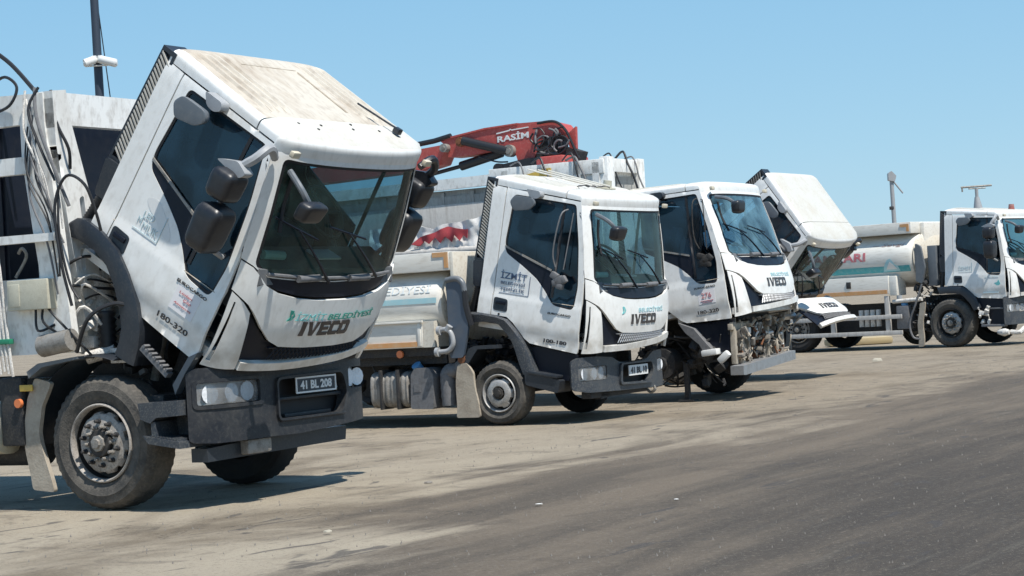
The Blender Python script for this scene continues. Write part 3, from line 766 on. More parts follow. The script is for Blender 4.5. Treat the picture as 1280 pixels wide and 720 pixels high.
# ------------------------------------------------------------------ bumper
def bumper_x(y, x0): u = min(1, abs(y)/1.13); return x0-.05*u**2-.15*u**9
def bumper_mesh(out, holes, x0, d=0., thick=.05, step=.045):
    return panel(out, holes, step, lambda y, z: Vector((bumper_x(y, x0)+d, y, z)), thick, us=[-1.12, -1.10, -1.07, -1.03, -.98, -.92]+[-.85+.06*i for i in range(29)]+[.92, .98, 1.03, 1.07, 1.10, 1.12], name='bumper', angle=30)

def chassis(root, z0, z1, x0, x1, m='steel_dark'):
    b = B()
    for y in (-.42, .42): b.box(x0, x1, y-.035, y+.035, z0, z1)
    for x in [x0+.3+i*1.1 for i in range(int((x1-x0)/1.1))]: b.box(x, x+.08, -.4, .4, z0+.03, z1-.03)
    return link('chassis_frame', b.done('chassis_frame'), m, root)
def clutter(parent, name, n, box, m, seed, smin=.02, smax=.1, rods=.5):
    r = random.Random(seed); b = B()
    x0, x1, y0, y1, z0, z1 = box
    for i in range(n):
        p = Vector((r.uniform(x0, x1), r.uniform(y0, y1), r.uniform(z0, z1)))
        if r.random() < rods:
            q = p+Vector((r.uniform(-1, 1), r.uniform(-1, 1), r.uniform(-1, 1))).normalized()*r.uniform(smax, smax*3)
            q.z = max(z0, min(z1, q.z)); q.y = max(y0, min(y1, q.y)); q.x = max(x0, min(x1, q.x))
            if (q-p).length > .03:
                mid = (p+q)/2+Vector((r.uniform(-.03, .03), r.uniform(-.03, .03), r.uniform(-.05, .02)))
                b.tube(smooth_path([p, mid, q], 3), r.uniform(.006, .018), 5)
        else:
            s = [r.uniform(smin, smax) for _ in range(3)]
            mt = Matrix.Translation(p) @ Matrix.Rotation(r.uniform(-.5, .5), 4, 'X') @ Matrix.Rotation(r.uniform(-.5, .5), 4, 'Y')
            b.box(-s[0]/2, s[0]/2, -s[1]/2, s[1]/2, -s[2]/2, s[2]/2, min(s)*.18, mt)
    ob = link(name, b.done(name), m, parent); ob['kind'] = 'stuff'; return ob
#__PART2__
# ------------------------------------------------------------------ ground
def ground_material():
    m = bpy.data.materials.new('yard'); m.use_nodes = True; n = m.node_tree; L = n.links; N = n.nodes.new
    b = n.nodes['Principled BSDF']; b.inputs['Roughness'].default_value = .9; b.inputs['Specular IOR Level'].default_value = .25
    tc = N('ShaderNodeTexCoord')
    def dot(v):
        d = N('ShaderNodeVectorMath'); d.operation = 'DOT_PRODUCT'; d.inputs[1].default_value = v; L.new(tc.outputs['Object'], d.inputs[0]); return d.outputs['Value']
    s = dot((.866, -.5, 0)); t = dot((.5, .866, 0))
    def comb(a, b_):
        c = N('ShaderNodeCombineXYZ')
        for i, (src, k) in enumerate((a, b_)):
            mm = N('ShaderNodeMath'); mm.operation = 'MULTIPLY'; mm.inputs[1].default_value = k; L.new(src, mm.inputs[0]); L.new(mm.outputs[0], c.inputs[i])
        return c.outputs[0]
    def noise_(vec, sc_, det=8, ro=.6, dist=0.):
        z = N('ShaderNodeTexNoise'); z.inputs['Scale'].default_value = sc_; z.inputs['Detail'].default_value = det; z.inputs['Roughness'].default_value = ro; z.inputs['Distortion'].default_value = dist
        L.new(vec, z.inputs['Vector']); return z.outputs['Fac']
    def rng(src, a, b_, c=0., d=1., smooth=True):
        r = N('ShaderNodeMapRange'); r.interpolation_type = 'SMOOTHSTEP' if smooth else 'LINEAR'
        for k, v in zip(('From Min', 'From Max', 'To Min', 'To Max'), (a, b_, c, d)): r.inputs[k].default_value = v
        L.new(src, r.inputs['Value']); return r.outputs[0]
    def mth(op, a, b_):
        k = N('ShaderNodeMath'); k.operation = op
        for i, v in enumerate((a, b_)):
            if isinstance(v, (int, float)): k.inputs[i].default_value = v
            else: L.new(v, k.inputs[i])
        return k.outputs[0]
    def mix(f, a, b_):
        x = N('ShaderNodeMix'); x.data_type = 'RGBA'; L.new(f, x.inputs[0])
        for i, v in ((6, a), (7, b_)):
            if isinstance(v, tuple): x.inputs[i].default_value = (*v, 1)
            else: L.new(v, x.inputs[i])
        return x.outputs[2]
    streak = noise_(comb((s, 1.1), (t, .10)), 1.3, 9, .62, .4)
    streak2 = noise_(comb((s, 2.5), (t, .22)), 2.2, 8, .65, .2)
    patch = noise_(comb((s, .5), (t, .28)), 1.1, 8, .6, .8)
    iso = noise_(tc.outputs['Object'], 3.0, 10, .7)
    e = mth('ADD', s, mth('MULTIPLY', mth('SUBTRACT', streak, .5), 4.2))
    e = mth('ADD', e, mth('MULTIPLY', mth('SUBTRACT', patch, .5), 4.5)); e = mth('ADD', e, rng(t, 6.5, 14., -2.3, 0.))
    f1 = rng(e, -9.0, -7.6)
    near = rng(t, 12., 24., 1., 0.)
    light = mix(rng(iso, .35, .7), (.315, .265, .198), (.24, .20, .15)); light = mix(mth('MULTIPLY', near, rng(patch, .3, .6, 1., .5)), light, (.42, .362, .276))
    light = mix(rng(patch, .48, .66), light, (.205, .168, .122))
    mid = mix(rng(streak, .38, .66), (.178, .145, .110), (.112, .094, .075))
    col = mix(f1, light, mid)
    f2 = mth('MULTIPLY', rng(e, -7.2, -4.4), rng(streak2, .25, .65, .45, 1.))
    col = mix(f2, col, (.066, .057, .049))
    # pale dust wiped along the turning tracks
    f3 = mth('MULTIPLY', rng(streak2, .54, .80, 0, .5), rng(patch, .40, .6))
    col = mix(f3, col, (.33, .295, .235))
    oil = rng(noise_(comb((s, 1.4), (t, .5)), 2.1, 6, .5, 1.2), .64, .70, 0, .75)
    col = mix(oil, col, (.075, .07, .068))
    blot = noise_(tc.outputs['Object'], .9, 9, .72, 1.5)
    col = mix(rng(blot, .54, .62, 0, .38), col, (.085, .072, .06)); col = mix(rng(blot, .30, .40, .25, 0), col, (.36, .30, .22))
    vr = N('ShaderNodeTexVoronoi'); vr.feature = 'DISTANCE_TO_EDGE'; vr.inputs['Scale'].default_value = .55
    dv = N('ShaderNodeVectorMath'); dv.operation = 'ADD'; L.new(tc.outputs['Object'], dv.inputs[0])
    wn = N('ShaderNodeTexNoise'); wn.inputs['Scale'].default_value = 2.2; wn.inputs['Detail'].default_value = 6; L.new(tc.outputs['Object'], wn.inputs['Vector']); L.new(wn.outputs['Color'], dv.inputs[1])
    L.new(dv.outputs[0], vr.inputs['Vector'])
    crk = mth('MULTIPLY', rng(vr.outputs['Distance'], .002, .007, .5, 0), rng(patch, .50, .58))
    col = mix(crk, col, (.05, .045, .04))
    speck = noise_(tc.outputs['Object'], 19, 8, .8)
    col = mix(rng(speck, .56, .66, 0, .35), col, (.38, .34, .27)); col = mix(rng(speck, .36, .44, .40, 0), col, (.06, .055, .05))
    grit = noise_(tc.outputs['Object'], 55, 5, .8)
    col = mix(rng(grit, .56, .68, 0, .5), col, (.40, .35, .28)); col = mix(rng(grit, .34, .45, .6, 0), col, (.05, .045, .04))
    L.new(col, b.inputs['Base Color'])
    bp = N('ShaderNodeBump'); bp.inputs['Strength'].default_value = .8; bp.inputs['Distance'].default_value = .025
    hh = mth('ADD', mth('MULTIPLY', grit, .6), mth('ADD', iso, speck)); L.new(hh, bp.inputs['Height']); L.new(bp.outputs[0], b.inputs['Normal'])
    M['yard'] = m
ground_material()
def ground_mesh():
    bm = bmesh.new(); xs = [-1500, -300, -80]+[-20+i*1.0 for i in range(41)]+[80, 300, 1500]; ys = [-1500, -300, -60, -10, 4]+[6+i*1. for i in range(55)]+[90, 200, 500, 1500]
    V = [[bm.verts.new((x, y, -.001+(.018*noise.noise(Vector((x*.35, y*.35, 0))) if abs(x) < 20 and 6 < y < 60 else 0)-.008)) for x in xs] for y in ys]
    for a, b in zip(V, V[1:]):
        for i in range(len(xs)-1): bm.faces.new((a[i], a[i+1], b[i+1], b[i]))
    return finish(bm, 'ground')
g = link('ground', ground_mesh(), 'yard'); g['kind'] = 'structure'
# loose grit on the yard: one uncountable scatter
def grit_mesh():
    bm = bmesh.new(); r = random.Random(4)
    for i in range(1400):
        y = r.uniform(9.5, 34); x = r.uniform(-.27, .27)*y
        s = r.uniform(.0025, .007)*(1+y/40); a = r.uniform(0, 6.28)
        c = Vector((x, y, .002)); pts = [c+Vector((s*math.cos(a+k*1.57)*r.uniform(.6, 1), s*math.sin(a+k*1.57)*r.uniform(.6, 1), 0)) for k in range(4)]
        top = bm.verts.new(c+Vector((0, 0, s*.8))); vs = [bm.verts.new(p-Vector((0, 0, .01))) for p in pts]
        for k in range(4): bm.faces.new((vs[k], vs[(k+1) % 4], top))
    return finish(bm, 'grit', 10)
link('gravel', grit_mesh(), 'pebble')['kind'] = 'stuff'
def litter(name, x, y, s, m, label, cat, flat=.3, seed=1):
    r = random.Random(seed); b = B(); n = 7
    rings = [[Vector((x+s*k*math.cos(2*math.pi*i/n)*r.uniform(.7, 1.1), y+s*k*.8*math.sin(2*math.pi*i/n)*r.uniform(.7, 1.1), h*s*flat*r.uniform(.8, 1.1))) for i in range(n)] for k, h in ((1, 0), (.95, .6), (.5, 1))]
    b.ring_loft(rings); tag(link(name, b.done(name, 20), m), label, cat)
litter('stone', 6.55, 36.2, .11, 'concrete', 'pale stone lump on the yard in front of the tanker with green stripe', 'stone', .5, 3)
litter('paper_scrap', .10, 13.6, .028, 'paper', 'small white paper scrap on dark asphalt in the foreground', 'litter', .2, 5)
litter('paper_scrap', 1.02, 13.4, .02, 'paper', 'tiny pale scrap on asphalt right of the foreground paper scrap', 'litter', .2, 8)
litter('stone', -1.25, 12.6, .03, 'concrete', 'small stone lying on the pale dusty ground at the bottom left', 'stone', .5, 9)
litter('stone', -.75, 15.8, .035, 'pebble', 'small dark stone on the ground in front of the black bumper', 'stone', .5, 10)

# ------------------------------------------------------------------ shared pieces for trucks
def mudflap(root, poly, y0, y1, m, key):
    return part('mudflap', key, lambda: panel(roundpoly(poly, .03), (), .06, lambda x, z: Vector((x+.015*math.sin(z*9), y0, z)), y1-y0, name='mudflap'), m, root)
def headlight(root, key, y0, y1, z0, z1, x0, m='lamp_inner'):
    def f():
        return panel(roundpoly([(y0, z0), (y1, z0), (y1, z1), (y0, z1)], .025), (), .04, lambda y, z: Vector((bumper_x(y, x0)-.012, y, z)), 0, us=[y0+(y1-y0)*k/7 for k in range(8)], name='lens')
    def refl():
        b = B()
        ym = y0+(y1-y0)*.38
        for a, c in ((y0+.012, ym-.008), (ym+.006, y1-.012)):
            n = 1 if c-a < .22 else 2
            for i in range(n):
                p = a+(c-a)*(i+.5)/n; w_ = (c-a)/n*.48
                x = bumper_x(p, x0)-.03
                rings = []
                for s, dx in ((1, 0), (.8, -.02), (.4, -.045), (.12, -.05)):
                    rings.append([Vector((x+dx, p+w_*s*math.cos(t*math.pi/6), (z0+z1)/2+(z1-z0)*.46*s*math.sin(t*math.pi/6))) for t in range(12)])
                b.ring_loft(rings, True, True)
        b.prism([(y0, z0), (y1, z0), (y1, z1), (y0, z1)], 'x', bumper_x((y0+y1)/2, x0)-.16, bumper_x((y0+y1)/2, x0)-.15)
        return b.done('reflector')
    o = part('headlight', key+'r', refl, m, root)
    part('lens', key, f, 'lens_clear', o); return o
def air_tank(root, key, p0, p1, r, m='steel_dusty'): return part('air_tank', key, lambda: B().tube([p0, tuple(Vector(p0).lerp(Vector(p1), .04)), tuple(Vector(p0).lerp(Vector(p1), .96)), p1], [r*.7, r, r, r*.7], 18).done('air_tank'), m, root)
def axle(root, z, key, x=0.):
    part('front_axle', key, lambda: B().box(x-.06, x+.06, -.85, .85, z-.06, z+.06, .02).box(x-.5, x+.5, -.55, -.47, z+.10, z+.16).box(x-.5, x+.5, .47, .55, z+.10, z+.16).done('front_axle'), 'steel_dark', root)

# ------------------------------------------------------------------ TRUCK 1: refuse truck with tipped cab
T1 = thing('garbage_truck', 'white garbage truck with cab tipped far forward, nearest at the left, numbered 180-320', 'truck', (-2.615, 16.007, 0), -.5209, 'white municipal trucks parked in a row')
cab1 = build_cab(T1, .874, 1.127, .5813, dict(flare=FL1, mesh='dark_trim', roof_label='dust-stained cream roof panel with pressed ribs', slatmat='slat_grey', slats=24))
lettering('lettering', 'BELEDİYESİ', (-.02, .64, .452, .512), FRONT_OUT, 'green_text', cab1, bold=.012, shear=.2)
lettering('lettering', 'İZMİT', (-.42, -.04, .450, .518), FRONT_OUT, 'teal', cab1, bold=-.005, shear=.2)
def leaf(y0, z0, s):
    def f():
        b = B()
        for poly in ([(0, 0), (.35, .35), (.3, 1), (.75, .95), (.7, .65), (.5, .6), (.55, .1)], [(.62, .1), (1, .45), (.85, .8), (.78, .5)]):
            b.ring_loft([[FRONT_OUT(y0+p[0]*s, z0+p[1]*s, e) for p in poly] for e in (0, .004)])
        return b.done('emblem')
    return f
part('emblem', 'leaf', leaf(-.52, .445, .085), 'green_text', cab1)
for s_, bx in (('LED', (-.93, -.82, .66, .71)), ('M', (-.96, -.92, .60, .65)), ('MLIK', (-.90, -.74, .575, .63))): lettering('lettering', s_, bx, SIDE_OUT, 'text_faded', cab1, 'faded pale blue lettering remnants')
def sideframe(x0, x1, z0, z1, w_=.006, sides='br'):
    def f():
        b = B()
        segs = {'b': [(x0, z0), (x1, z0)], 'r': [(x1, z0), (x1, z1)], 't': [(x0, z1), (x1, z1)], 'l': [(x0, z0), (x0, z1)]}
        for k in sides:
            (a, c), (d, e) = segs[k]
            if k in 'bt': poly = [(a, c), (d, c), (d, c+w_), (a, c+w_)]
            else: poly = [(a, c), (a+w_, c), (a+w_, e), (a, e)]
            b.ring_loft([[SIDE_OUT(p[0], p[1], q) for p in poly] for q in (0, .004)])
        return b.done('decal_frame')
    return f
part('decal_frame', 'df1', sideframe(-.98, -.72, .545, .76), 'text_faded', cab1)
lettering('lettering', 'EUROCARGO', (-.40, -.09, .412, .436), SIDE_OUT, 'text_black', cab1, bold=.02)
lettering('lettering', '180-320', (-.44, -.12, .090, .136), SIDE_OUT, 'text_black', cab1, bold=.01)
def decal(x0, x1, z0, z1, e=.0):
    return lambda: panel([(x0, z0), (x1, z0), (x1, z1), (x0, z1)], (), .08, lambda x, z: side(-1, .002+e)(x, z), .002, name='decal')
part('decal', 'dc1', decal(-.37, -.13, .21, .40), 'sticker', cab1, 'white notice decal with red writing')
lettering('lettering', 'Lütfen', (-.33, -.20, .350, .368), side(-1, .006), 'text_red_soft', cab1)
lettering('lettering', 'Çöp', (-.27, -.19, .305, .330), side(-1, .006), 'text_red_soft', cab1)
lettering('lettering', 'Atmayınız', (-.34, -.165, .258, .280), side(-1, .006), 'text_red_soft', cab1)
part('scuff', 'scuff', lambda: panel(roundpoly([(-.98, .80), (-.86, .84), (-.66, .70), (-.60, .60), (-.72, .62), (-.82, .70), (-.9, .73)], .05), (), .08, lambda x, z: side(-1, .002)(x, z), .001, name='scuff'), 'plate_white', cab1, 'bare pale patch where lettering was peeled')
def roof_screws():
    b = B()
    for x, y in ((-.27, -.62), (-.26, -.35), (-.24, .05), (-.25, .42), (-.27, .72), (-.20, -.45), (-.19, .62), (-.31, .1)):
        u = abs(y)/Wd(zb(x)); z = zb(x)+Hh(x)*(1-u**4)**.25+.012; b.cyl((x, y, z-.01), (x, y, z+.006), .012, 8)
    return b.done('screws')
part('screws', 'scr', roof_screws, 'steel_dark', cab1)
part('roof_aerial', 'ra', lambda: B().tube([(-.60, .52, 1.885), (-.3, .60, 1.862), (-.22, .62, 1.86)], .008, 6).box(-.25, -.19, .59, .65, 1.82, 1.87, .01).done('roof_aerial'), 'black_plastic', cab1)
# chassis and running gear
chassis(T1, .78, 1.0, -4.5, .95)
axle(T1, .5, 'ax1')
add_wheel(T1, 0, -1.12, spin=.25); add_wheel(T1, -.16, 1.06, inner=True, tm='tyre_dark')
BO1 = roundpoly([(-1.12, .49), (-.95, .475), (-.30, .475), (.0, .47), (.62, .495), (1.0, .515), (1.12, .56), (1.12, 1.01), (1.05, 1.04), (.78, 1.045), (.66, 1.02), (.5, .985), (-.16, .985), (-.36, 1.01), (-.55, 1.035), (-1.07, 1.035), (-1.12, 1.0)], .035)
HL1 = roundpoly([(-1.075, .755), (-.48, .755), (-.48, .925), (-1.075, .925)], .03)
HR1 = roundpoly([(.73, .775), (1.08, .775), (1.08, .945), (.73, .945)], .03)
CE1 = roundpoly([(-.27, .60), (.58, .60), (.66, .77), (.60, .915), (-.27, .90)], .05)
bmp1 = part('bumper', 'bmp1', lambda: bumper_mesh(BO1, [HL1, HR1, CE1], 1.05, 0, .06), 'bumper_plastic', T1)
def bump_rib():
    bms = []
    for out in (roundpoly([(-.29, .585), (.60, .585), (.70, .77), (.63, .935), (-.29, .92)], .06),):
        bms.append(panel_bm(out, [CE1], .04, lambda y, z: Vector((bumper_x(y, 1.075), y, z)), .04))
    bms.append(panel_bm(roundpoly([(-1.10, .73), (-.44, .73), (-.44, .95), (-1.10, .95)], .04), [HL1], .04, lambda y, z: Vector((bumper_x(y, 1.062), y, z)), .02, us=[-1.12+.04*i for i in range(20)]))
    return finish(joinbm(*bms), 'bumper_trim', 30)
part('bumper_trim', 'bmpr1', bump_rib, 'bumper_plastic', T1)
part('bumper_opening', 'bmc1', lambda: B().box(.93, .95, -.30, .66, .56, .95).done('bumper_opening'), 'seal', T1)
part('bumper_crossbar', 'bmx1', lambda: B().box(.97, 1.02, -.27, .62, .735, .76, .008).box(.96, 1.0, -.12, .5, .60, .63, .008).done('bumper_crossbar'), 'bumper_plastic', T1)
def tread():
    b = B(); b.prism([(-.22, .72), (-.12, .80), (.02, .79), (.0, .60), (-.2, .6)], 'x', .99, 1.04); return b.done('bumper_gusset')
part('bumper_step', 'bs1', lambda: B().box(.97, 1.06, -.25, .62, .575, .60, .008).done('bumper_step'), 'bumper_plastic', T1)
headlight(T1, 'hl1', -1.07, -.485, .76, .92, 1.05); headlight(T1, 'hr1', .735, 1.075, .78, .94, 1.05)
pl = part('number_plate', 'pl1', lambda: panel(roundpoly([(-.02, .785), (.50, .785), (.50, .895), (-.02, .895)], .01), (), .1, lambda y, z: Vector((1.052, y, z)), .012, name='number_plate'), 'plate_dark', T1)
lettering('plate_lettering', '41 BL 208', (.03, .45, .806, .874), lambda u, v, e: Vector((1.0535+e, u, v)), 'plate_white', pl, bold=.035)
def plframe():
    return panel([(-.03, .777), (.51, .777), (.51, .903), (-.03, .903)], [[(-.015, .79), (.495, .79), (.495, .89), (-.015, .89)]], .1, lambda y, z: Vector((1.058, y, z)), .008, name='plate_frame')
part('plate_frame', 'plf1', plframe, 'plate_white', pl)
part('underrun_bar', 'ub1', lambda: B().prism([(-1.0, .34), (.78, .36), (.80, .47), (-.35, .475), (-.62, .455), (-1.0, .44)], 'x', .78, .93).done('underrun_bar'), 'black_plastic', T1)
part('tow_bracket', 'tb1', lambda: B().box(.80, 1.0, -.60, -.30, .36, .47, .02).done('tow_bracket'), 'steel_dusty', T1)
def step1():
    b = B()
    b.prism([(.45, .80), (.82, .81), (.82, .70), (.62, .69), (.56, .65), (.47, .68)], 'y', -1.21, -.80)
    b.prism([(.56, .66), (.60, .66), (.62, .50), (.56, .56)], 'y', -1.20, -.80); b.box(.55, .90, -.95, -.80, .48, .72)
    b.prism([(.50, .56), (.84, .51), (.84, .46), (.55, .50)], 'y', -1.23, -.80)
    for i in range(9): b.box(.56+i*.03, .575+i*.03, -1.22, -.9, .53-i*.0035, .56-i*.0035)
    return b.done('cab_step')
part('cab_step', 'st1', step1, 'bumper_grey', T1, loc=(.02, 0, 0))
mudflap(T1, [(-.60, 1.02), (-.70, .86), (-.73, .60), (-.69, .16), (-.47, .14), (-.52, .36), (-.57, .6), (-.55, .80), (-.44, .98)], -1.14, -1.10, 'mud_beige', 'mf1')
part('wheel_arch', 'wa1', lambda: B().ring_loft([[Vector((.64*math.cos(a)*1.0-.03, -1.13, .52+.64*math.sin(a))), Vector((.66*math.cos(a)-.03, -1.10, .52+.66*math.sin(a))), Vector((.66*math.cos(a)-.03, -.70, .52+.66*math.sin(a))), Vector((.64*math.cos(a)-.03, -.70, .52+.64*math.sin(a)))] for a in [math.radians(70+i*8) for i in range(15)]]).done('wheel_arch', 50), 'black_plastic', T1)
part('arch_lid', 'al1', lambda: B().prism([(-.62, 1.07), (-.50, 1.13), (-.10, 1.17), (-.10, 1.15), (-.46, 1.10), (-.60, 1.02)], 'y', -1.20, -.85).done('arch_lid'), 'mirror_grey', T1)
part('side_marker', 'sm1', lambda: B().cyl((-.74, -1.19, .83), (-.74, -1.16, .83), .035, 14).done('side_marker'), 'amber', T1)
part('bracket', 'sb1', lambda: B().box(-.95, -.72, -1.16, -1.08, .50, 1.03, .02).done('bracket'), 'steel_dark', T1)
part('reflector', 'sr1', lambda: B().box(-.73, -.60, -1.17, -1.155, .92, .97, .005).done('reflector'), 'yellow', T1)
air_tank(T1, 'at1', (-1.9, -1.02, .64), (-.97, -1.02, .64), .21, 'box_cream'); air_tank(T1, 'at1b', (-1.7, -.8, .45), (-.8, -.8, .45), .13, 'steel_dark')
def engine1():
    b = B(); b.box(-.75, .55, -.33, .33, .72, 1.42, .05); b.box(.60, .78, -.45, .45, .62, 1.5, .02); b.box(-.5, .3, -.25, .25, 1.42, 1.52, .03)
    b.cyl((-.3, -.40, 1.15), (.2, -.40, 1.15), .11, 12); b.cyl((.3, -.45, 1.0), (.45, -.45, 1.3), .08, 10); b.box(-.2, .5, -.95, -.45, .55, .85, .03)
    return b.done('engine')
part('engine', 'en1', engine1, 'steel_dark', T1)
clutter(T1, 'engine_hoses', 60, (-.5, .85, -.9, .7, .75, 1.35), 'steel_dark', 3, .04, .14, .6)
clutter(T1, 'engine_fittings', 14, (-.1, .6, -.85, -.4, .85, 1.3), 'hose_grey', 5, .02, .06, .7)
part('cab_lift_ram', 'clr', lambda: B().cyl((.15, -.62, .95), (.35, -.62, 1.55), .035, 10).cyl((.35, -.62, 1.5), (.5, -.62, 1.9), .02, 8).done('cab_lift_ram'), 'steel_dusty', T1)
def lad():
    b = B(); mt = Matrix.Translation((.52, -1.03, 1.10)) @ Matrix.Rotation(.75, 4, 'Y')
    b.box(-.16, .16, -.03, .03, -.02, .02, 0, mt)
    for i in range(7): b.box(-.15+i*.045, -.13+i*.045, -.035, .035, .015, .04, 0, mt)
    return b.done('serrated_latch')
part('serrated_latch', 'sl1', lad, 'hose_grey', T1)
part('cab_mount', 'cm1', lambda: B().box(.05, .28, -1.0, -.9, 1.18, 1.215, .008).box(.05, .28, -1.0, -.9, 1.10, 1.135, .008).done('cab_mount'), 'engine_white', T1)
part('hinge_arm', 'ha1', lambda: B().prism([(.84, 1.12), (.93, 1.15), (.80, 1.0), (.70, .85), (.68, .92)], 'y', -1.05, -.98).done('hinge_arm'), 'mirror_grey', T1)
def spring():
    b = B(); P = []; R = []
    for i in range(17): P.append((-.05, -.90, 1.12+i*.024)); R.append(.075 if i % 2 else .055)
    b.tube(P, R, 14); return b.done('air_spring', 80)
part('air_spring', 'as1', spring, 'hose', T1)
# body of truck 1
def bd1():
    b = B(); Y = -1.20
    def P(poly, y0=Y, y1=Y+.07): b.prism(poly, 'y', y0, y1)
    P([(-4.5, 2.96), (-.54, 2.96), (-.30, 2.96), (-.30, 3.18), (-4.5, 3.34)]); P([(-4.5, 2.6), (-.46, 2.58), (-.46, 2.71), (-4.5, 2.73)], Y-.02, Y+.05)
    P([(-.545, 2.96), (-.545, 2.70), (-.47, 2.12), (-.42, 1.78), (-.42, 1.2), (-.12, 1.2), (-.18, 1.8), (-.22, 2.2), (-.30, 2.96)])
    P([(-4.5, 1.20), (-.42, 1.20), (-.42, 1.78), (-4.5, 1.78)]); P([(-4.5, 2.05), (-.17, 2.05), (-.17, 2.11), (-4.5, 2.13)], Y-.10, Y-.03)
    for x in (-1.45, -2.4, -3.4): P([(x, 1.78), (x+.16, 1.78), (x+.16, 2.96), (x, 2.96)], Y+.01, Y+.06)
    # front frame: beam, far post
    b.prism([(-1.13, 2.95), (1.20, 2.95), (1.20, 3.20), (-1.13, 3.20)], 'x', -.42, -.32); b.prism([(1.02, 1.2), (1.2, 1.2), (1.2, 2.95), (1.02, 2.95)], 'x', -.42, -.32)
    b.box(-.50, -.40, -1.13, 1.18, 1.2, 1.95)
    return b.done('body_frame')
body1 = part('body_frame', 'bd1', bd1, 'body_white', T1, 'dirty white steel frame of the refuse body')
def post():
    return panel([(-1.19, 3.19), (-1.04, 3.205), (-1.00, 2.96), (-.79, 2.28), (-.46, 1.2), (-.92, 1.2), (-1.08, 2.1), (-1.18, 2.8)],
                 [roundpoly([(-.955, 2.38), (-.905, 2.40), (-.875, 2.12), (-.925, 2.10)], .03), roundpoly([(-.98, 1.98), (-.935, 2.0), (-.92, 1.83), (-.965, 1.81)], .03), roundpoly([(-.80, 2.02), (-.755, 2.0), (-.68, 1.50), (-.735, 1.50)], .03)],
                 .06, lambda y, z: Vector((-.30+.0*z, y, z)), .09, name='front_post')
part('front_post', 'fp1', post, 'body_white', body1)
part('body_interior', 'bi1', lambda: B().box(-4.5, -.95, -1.02, -.98, 1.2, 3.0).box(-.98, -.92, -1.0, 1.15, 1.2, 3.1).box(-4.5, -.95, -1.0, 1.15, 3.0, 3.05).done('body_interior'), 'dark_trim', body1)  # near-black sheets: shade inside the openings put into their colour
part('control_box', 'cb1', lambda: B().box(-.68, -.27, -1.30, -1.20, 1.54, 1.77, .01).box(-.66, -.55, -1.305, -1.29, 1.57, 1.74, .004).done('control_box'), 'box_cream', body1)
for i, (x, dz) in enumerate(((-.84, 0), (-.80, .02), (-.76, 0), (-.72, -.02))):
    part('hydraulic_pipe', 'hp%d' % i, lambda x=x, dz=dz: B().tube([(x-.14, -1.26, 2.6), (x-.06, -1.27, 2.0), (x, -1.27, 1.32+dz), (x+.03, -1.27, 1.06+dz)], .011, 6).done('hydraulic_pipe'), 'engine_white', body1)
part('pipe_clamp', 'pc1', lambda: B().box(-.87, -.69, -1.29, -1.24, 1.29, 1.33, .006).done('pipe_clamp'), 'green_band', body1)
def pts1(l): return [Vector(p) for p in l]
hose('hose', pts1([(-.3, -1.24, 3.22), (-.36, -1.30, 3.05), (-.28, -1.30, 2.8), (-.15, -1.28, 2.5)]), .011, 'hose', body1)
hose('hose', pts1([(-.34, -1.24, 3.22), (-.30, -1.28, 3.0), (-.18, -1.3, 2.7), (-.05, -1.25, 2.3)]), .014, 'hose_grey', body1)
hose('hose', pts1([(-.26, -1.15, 3.2), (-.22, -1.15, 2.95), (-.16, -1.1, 2.75), (-.2, -1.05, 2.6)]), .013, 'hose', body1)
hose('hose', pts1([(-.05, -1.28, 1.55), (-.09, -1.33, 1.9), (-.12, -1.33, 2.3), (-.02, -1.3, 2.52), (.12, -1.26, 2.45), (.16, -1.2, 2.25), (.16, -1.15, 2.1)]), .012, 'hose', body1)
hose('hose', pts1([(-.12, -1.28, 2.45), (-.10, -1.32, 2.1), (-.05, -1.3, 1.75), (.02, -1.28, 1.6)]), .010, 'hose', body1)
hose('hose', pts1([(-.8, -1.22, 3.28), (-.62, -1.26, 3.33), (-.5, -1.26, 3.24), (-.55, -1.3, 3.1), (-.75, -1.3, 3.05)]), .012, 'hose', body1)
hose('hose', pts1([(-.95, -1.1, 3.62), (-.7, -1.1, 3.45), (-.45, -1.1, 3.2)]), .017, 'hose', body1)
hose('hose', pts1([(-.36, .0, 3.22), (-.30, .1, 3.24), (-.26, .15, 3.15), (-.28, .2, 3.0), (-.24, .3, 2.88)]), .014, 'hose', body1)
hose('hose', pts1([(-.25, .3, 3.23), (-.23, .33, 3.05), (-.24, .42, 2.9)]), .014, 'hose_grey', body1)
for k, (a, b_, c) in enumerate((((-.45, -1.24, 1.54), (-.42, -1.26, 1.38), (-.30, -1.2, 1.42)), ((-.38, -1.24, 1.54), (-.33, -1.27, 1.42), (-.15, -1.1, 1.25)), ((-.32, -1.24, 1.54), (-.2, -1.27, 1.45), (-.02, -1.1, 1.15)))):
    hose('cable', [a, b_, c], .010, 'hose', body1)
hose('hose', pts1([(-.1, -1.2, 1.2), (.05, -1.22, 1.45), (.22, -1.12, 1.55), (.35, -1.0, 1.5)]), .016, 'hose', body1)
def cyls():
    b = B(); b.cyl((-.25, -.75, 1.22), (-.25, -.75, 1.75), .10, 16); b.cyl((-.2, -.45, 1.3), (-.2, -.45, 2.0), .12, 16); b.box(-.36, -.2, -.62, -.2, 1.95, 2.15, .02)
    b.cyl((-.24, -.75, 1.70), (-.2, -.3, 1.72), .05, 10); b.box(-.35, -.15, -.95, -.3, 1.22, 1.32, .02); b.cyl((-.18, -1.0, 1.15), (.02, -.9, 1.2), .05, 10)
    return b.done('hydraulic_valves')
part('hydraulic_valves', 'cy1', cyls, 'engine_white', body1)
clutter(body1, 'hydraulic_fittings', 46, (-.34, -.1, -1.05, -.15, 1.2, 2.05), 'engine_white', 11, .03, .12, .55)
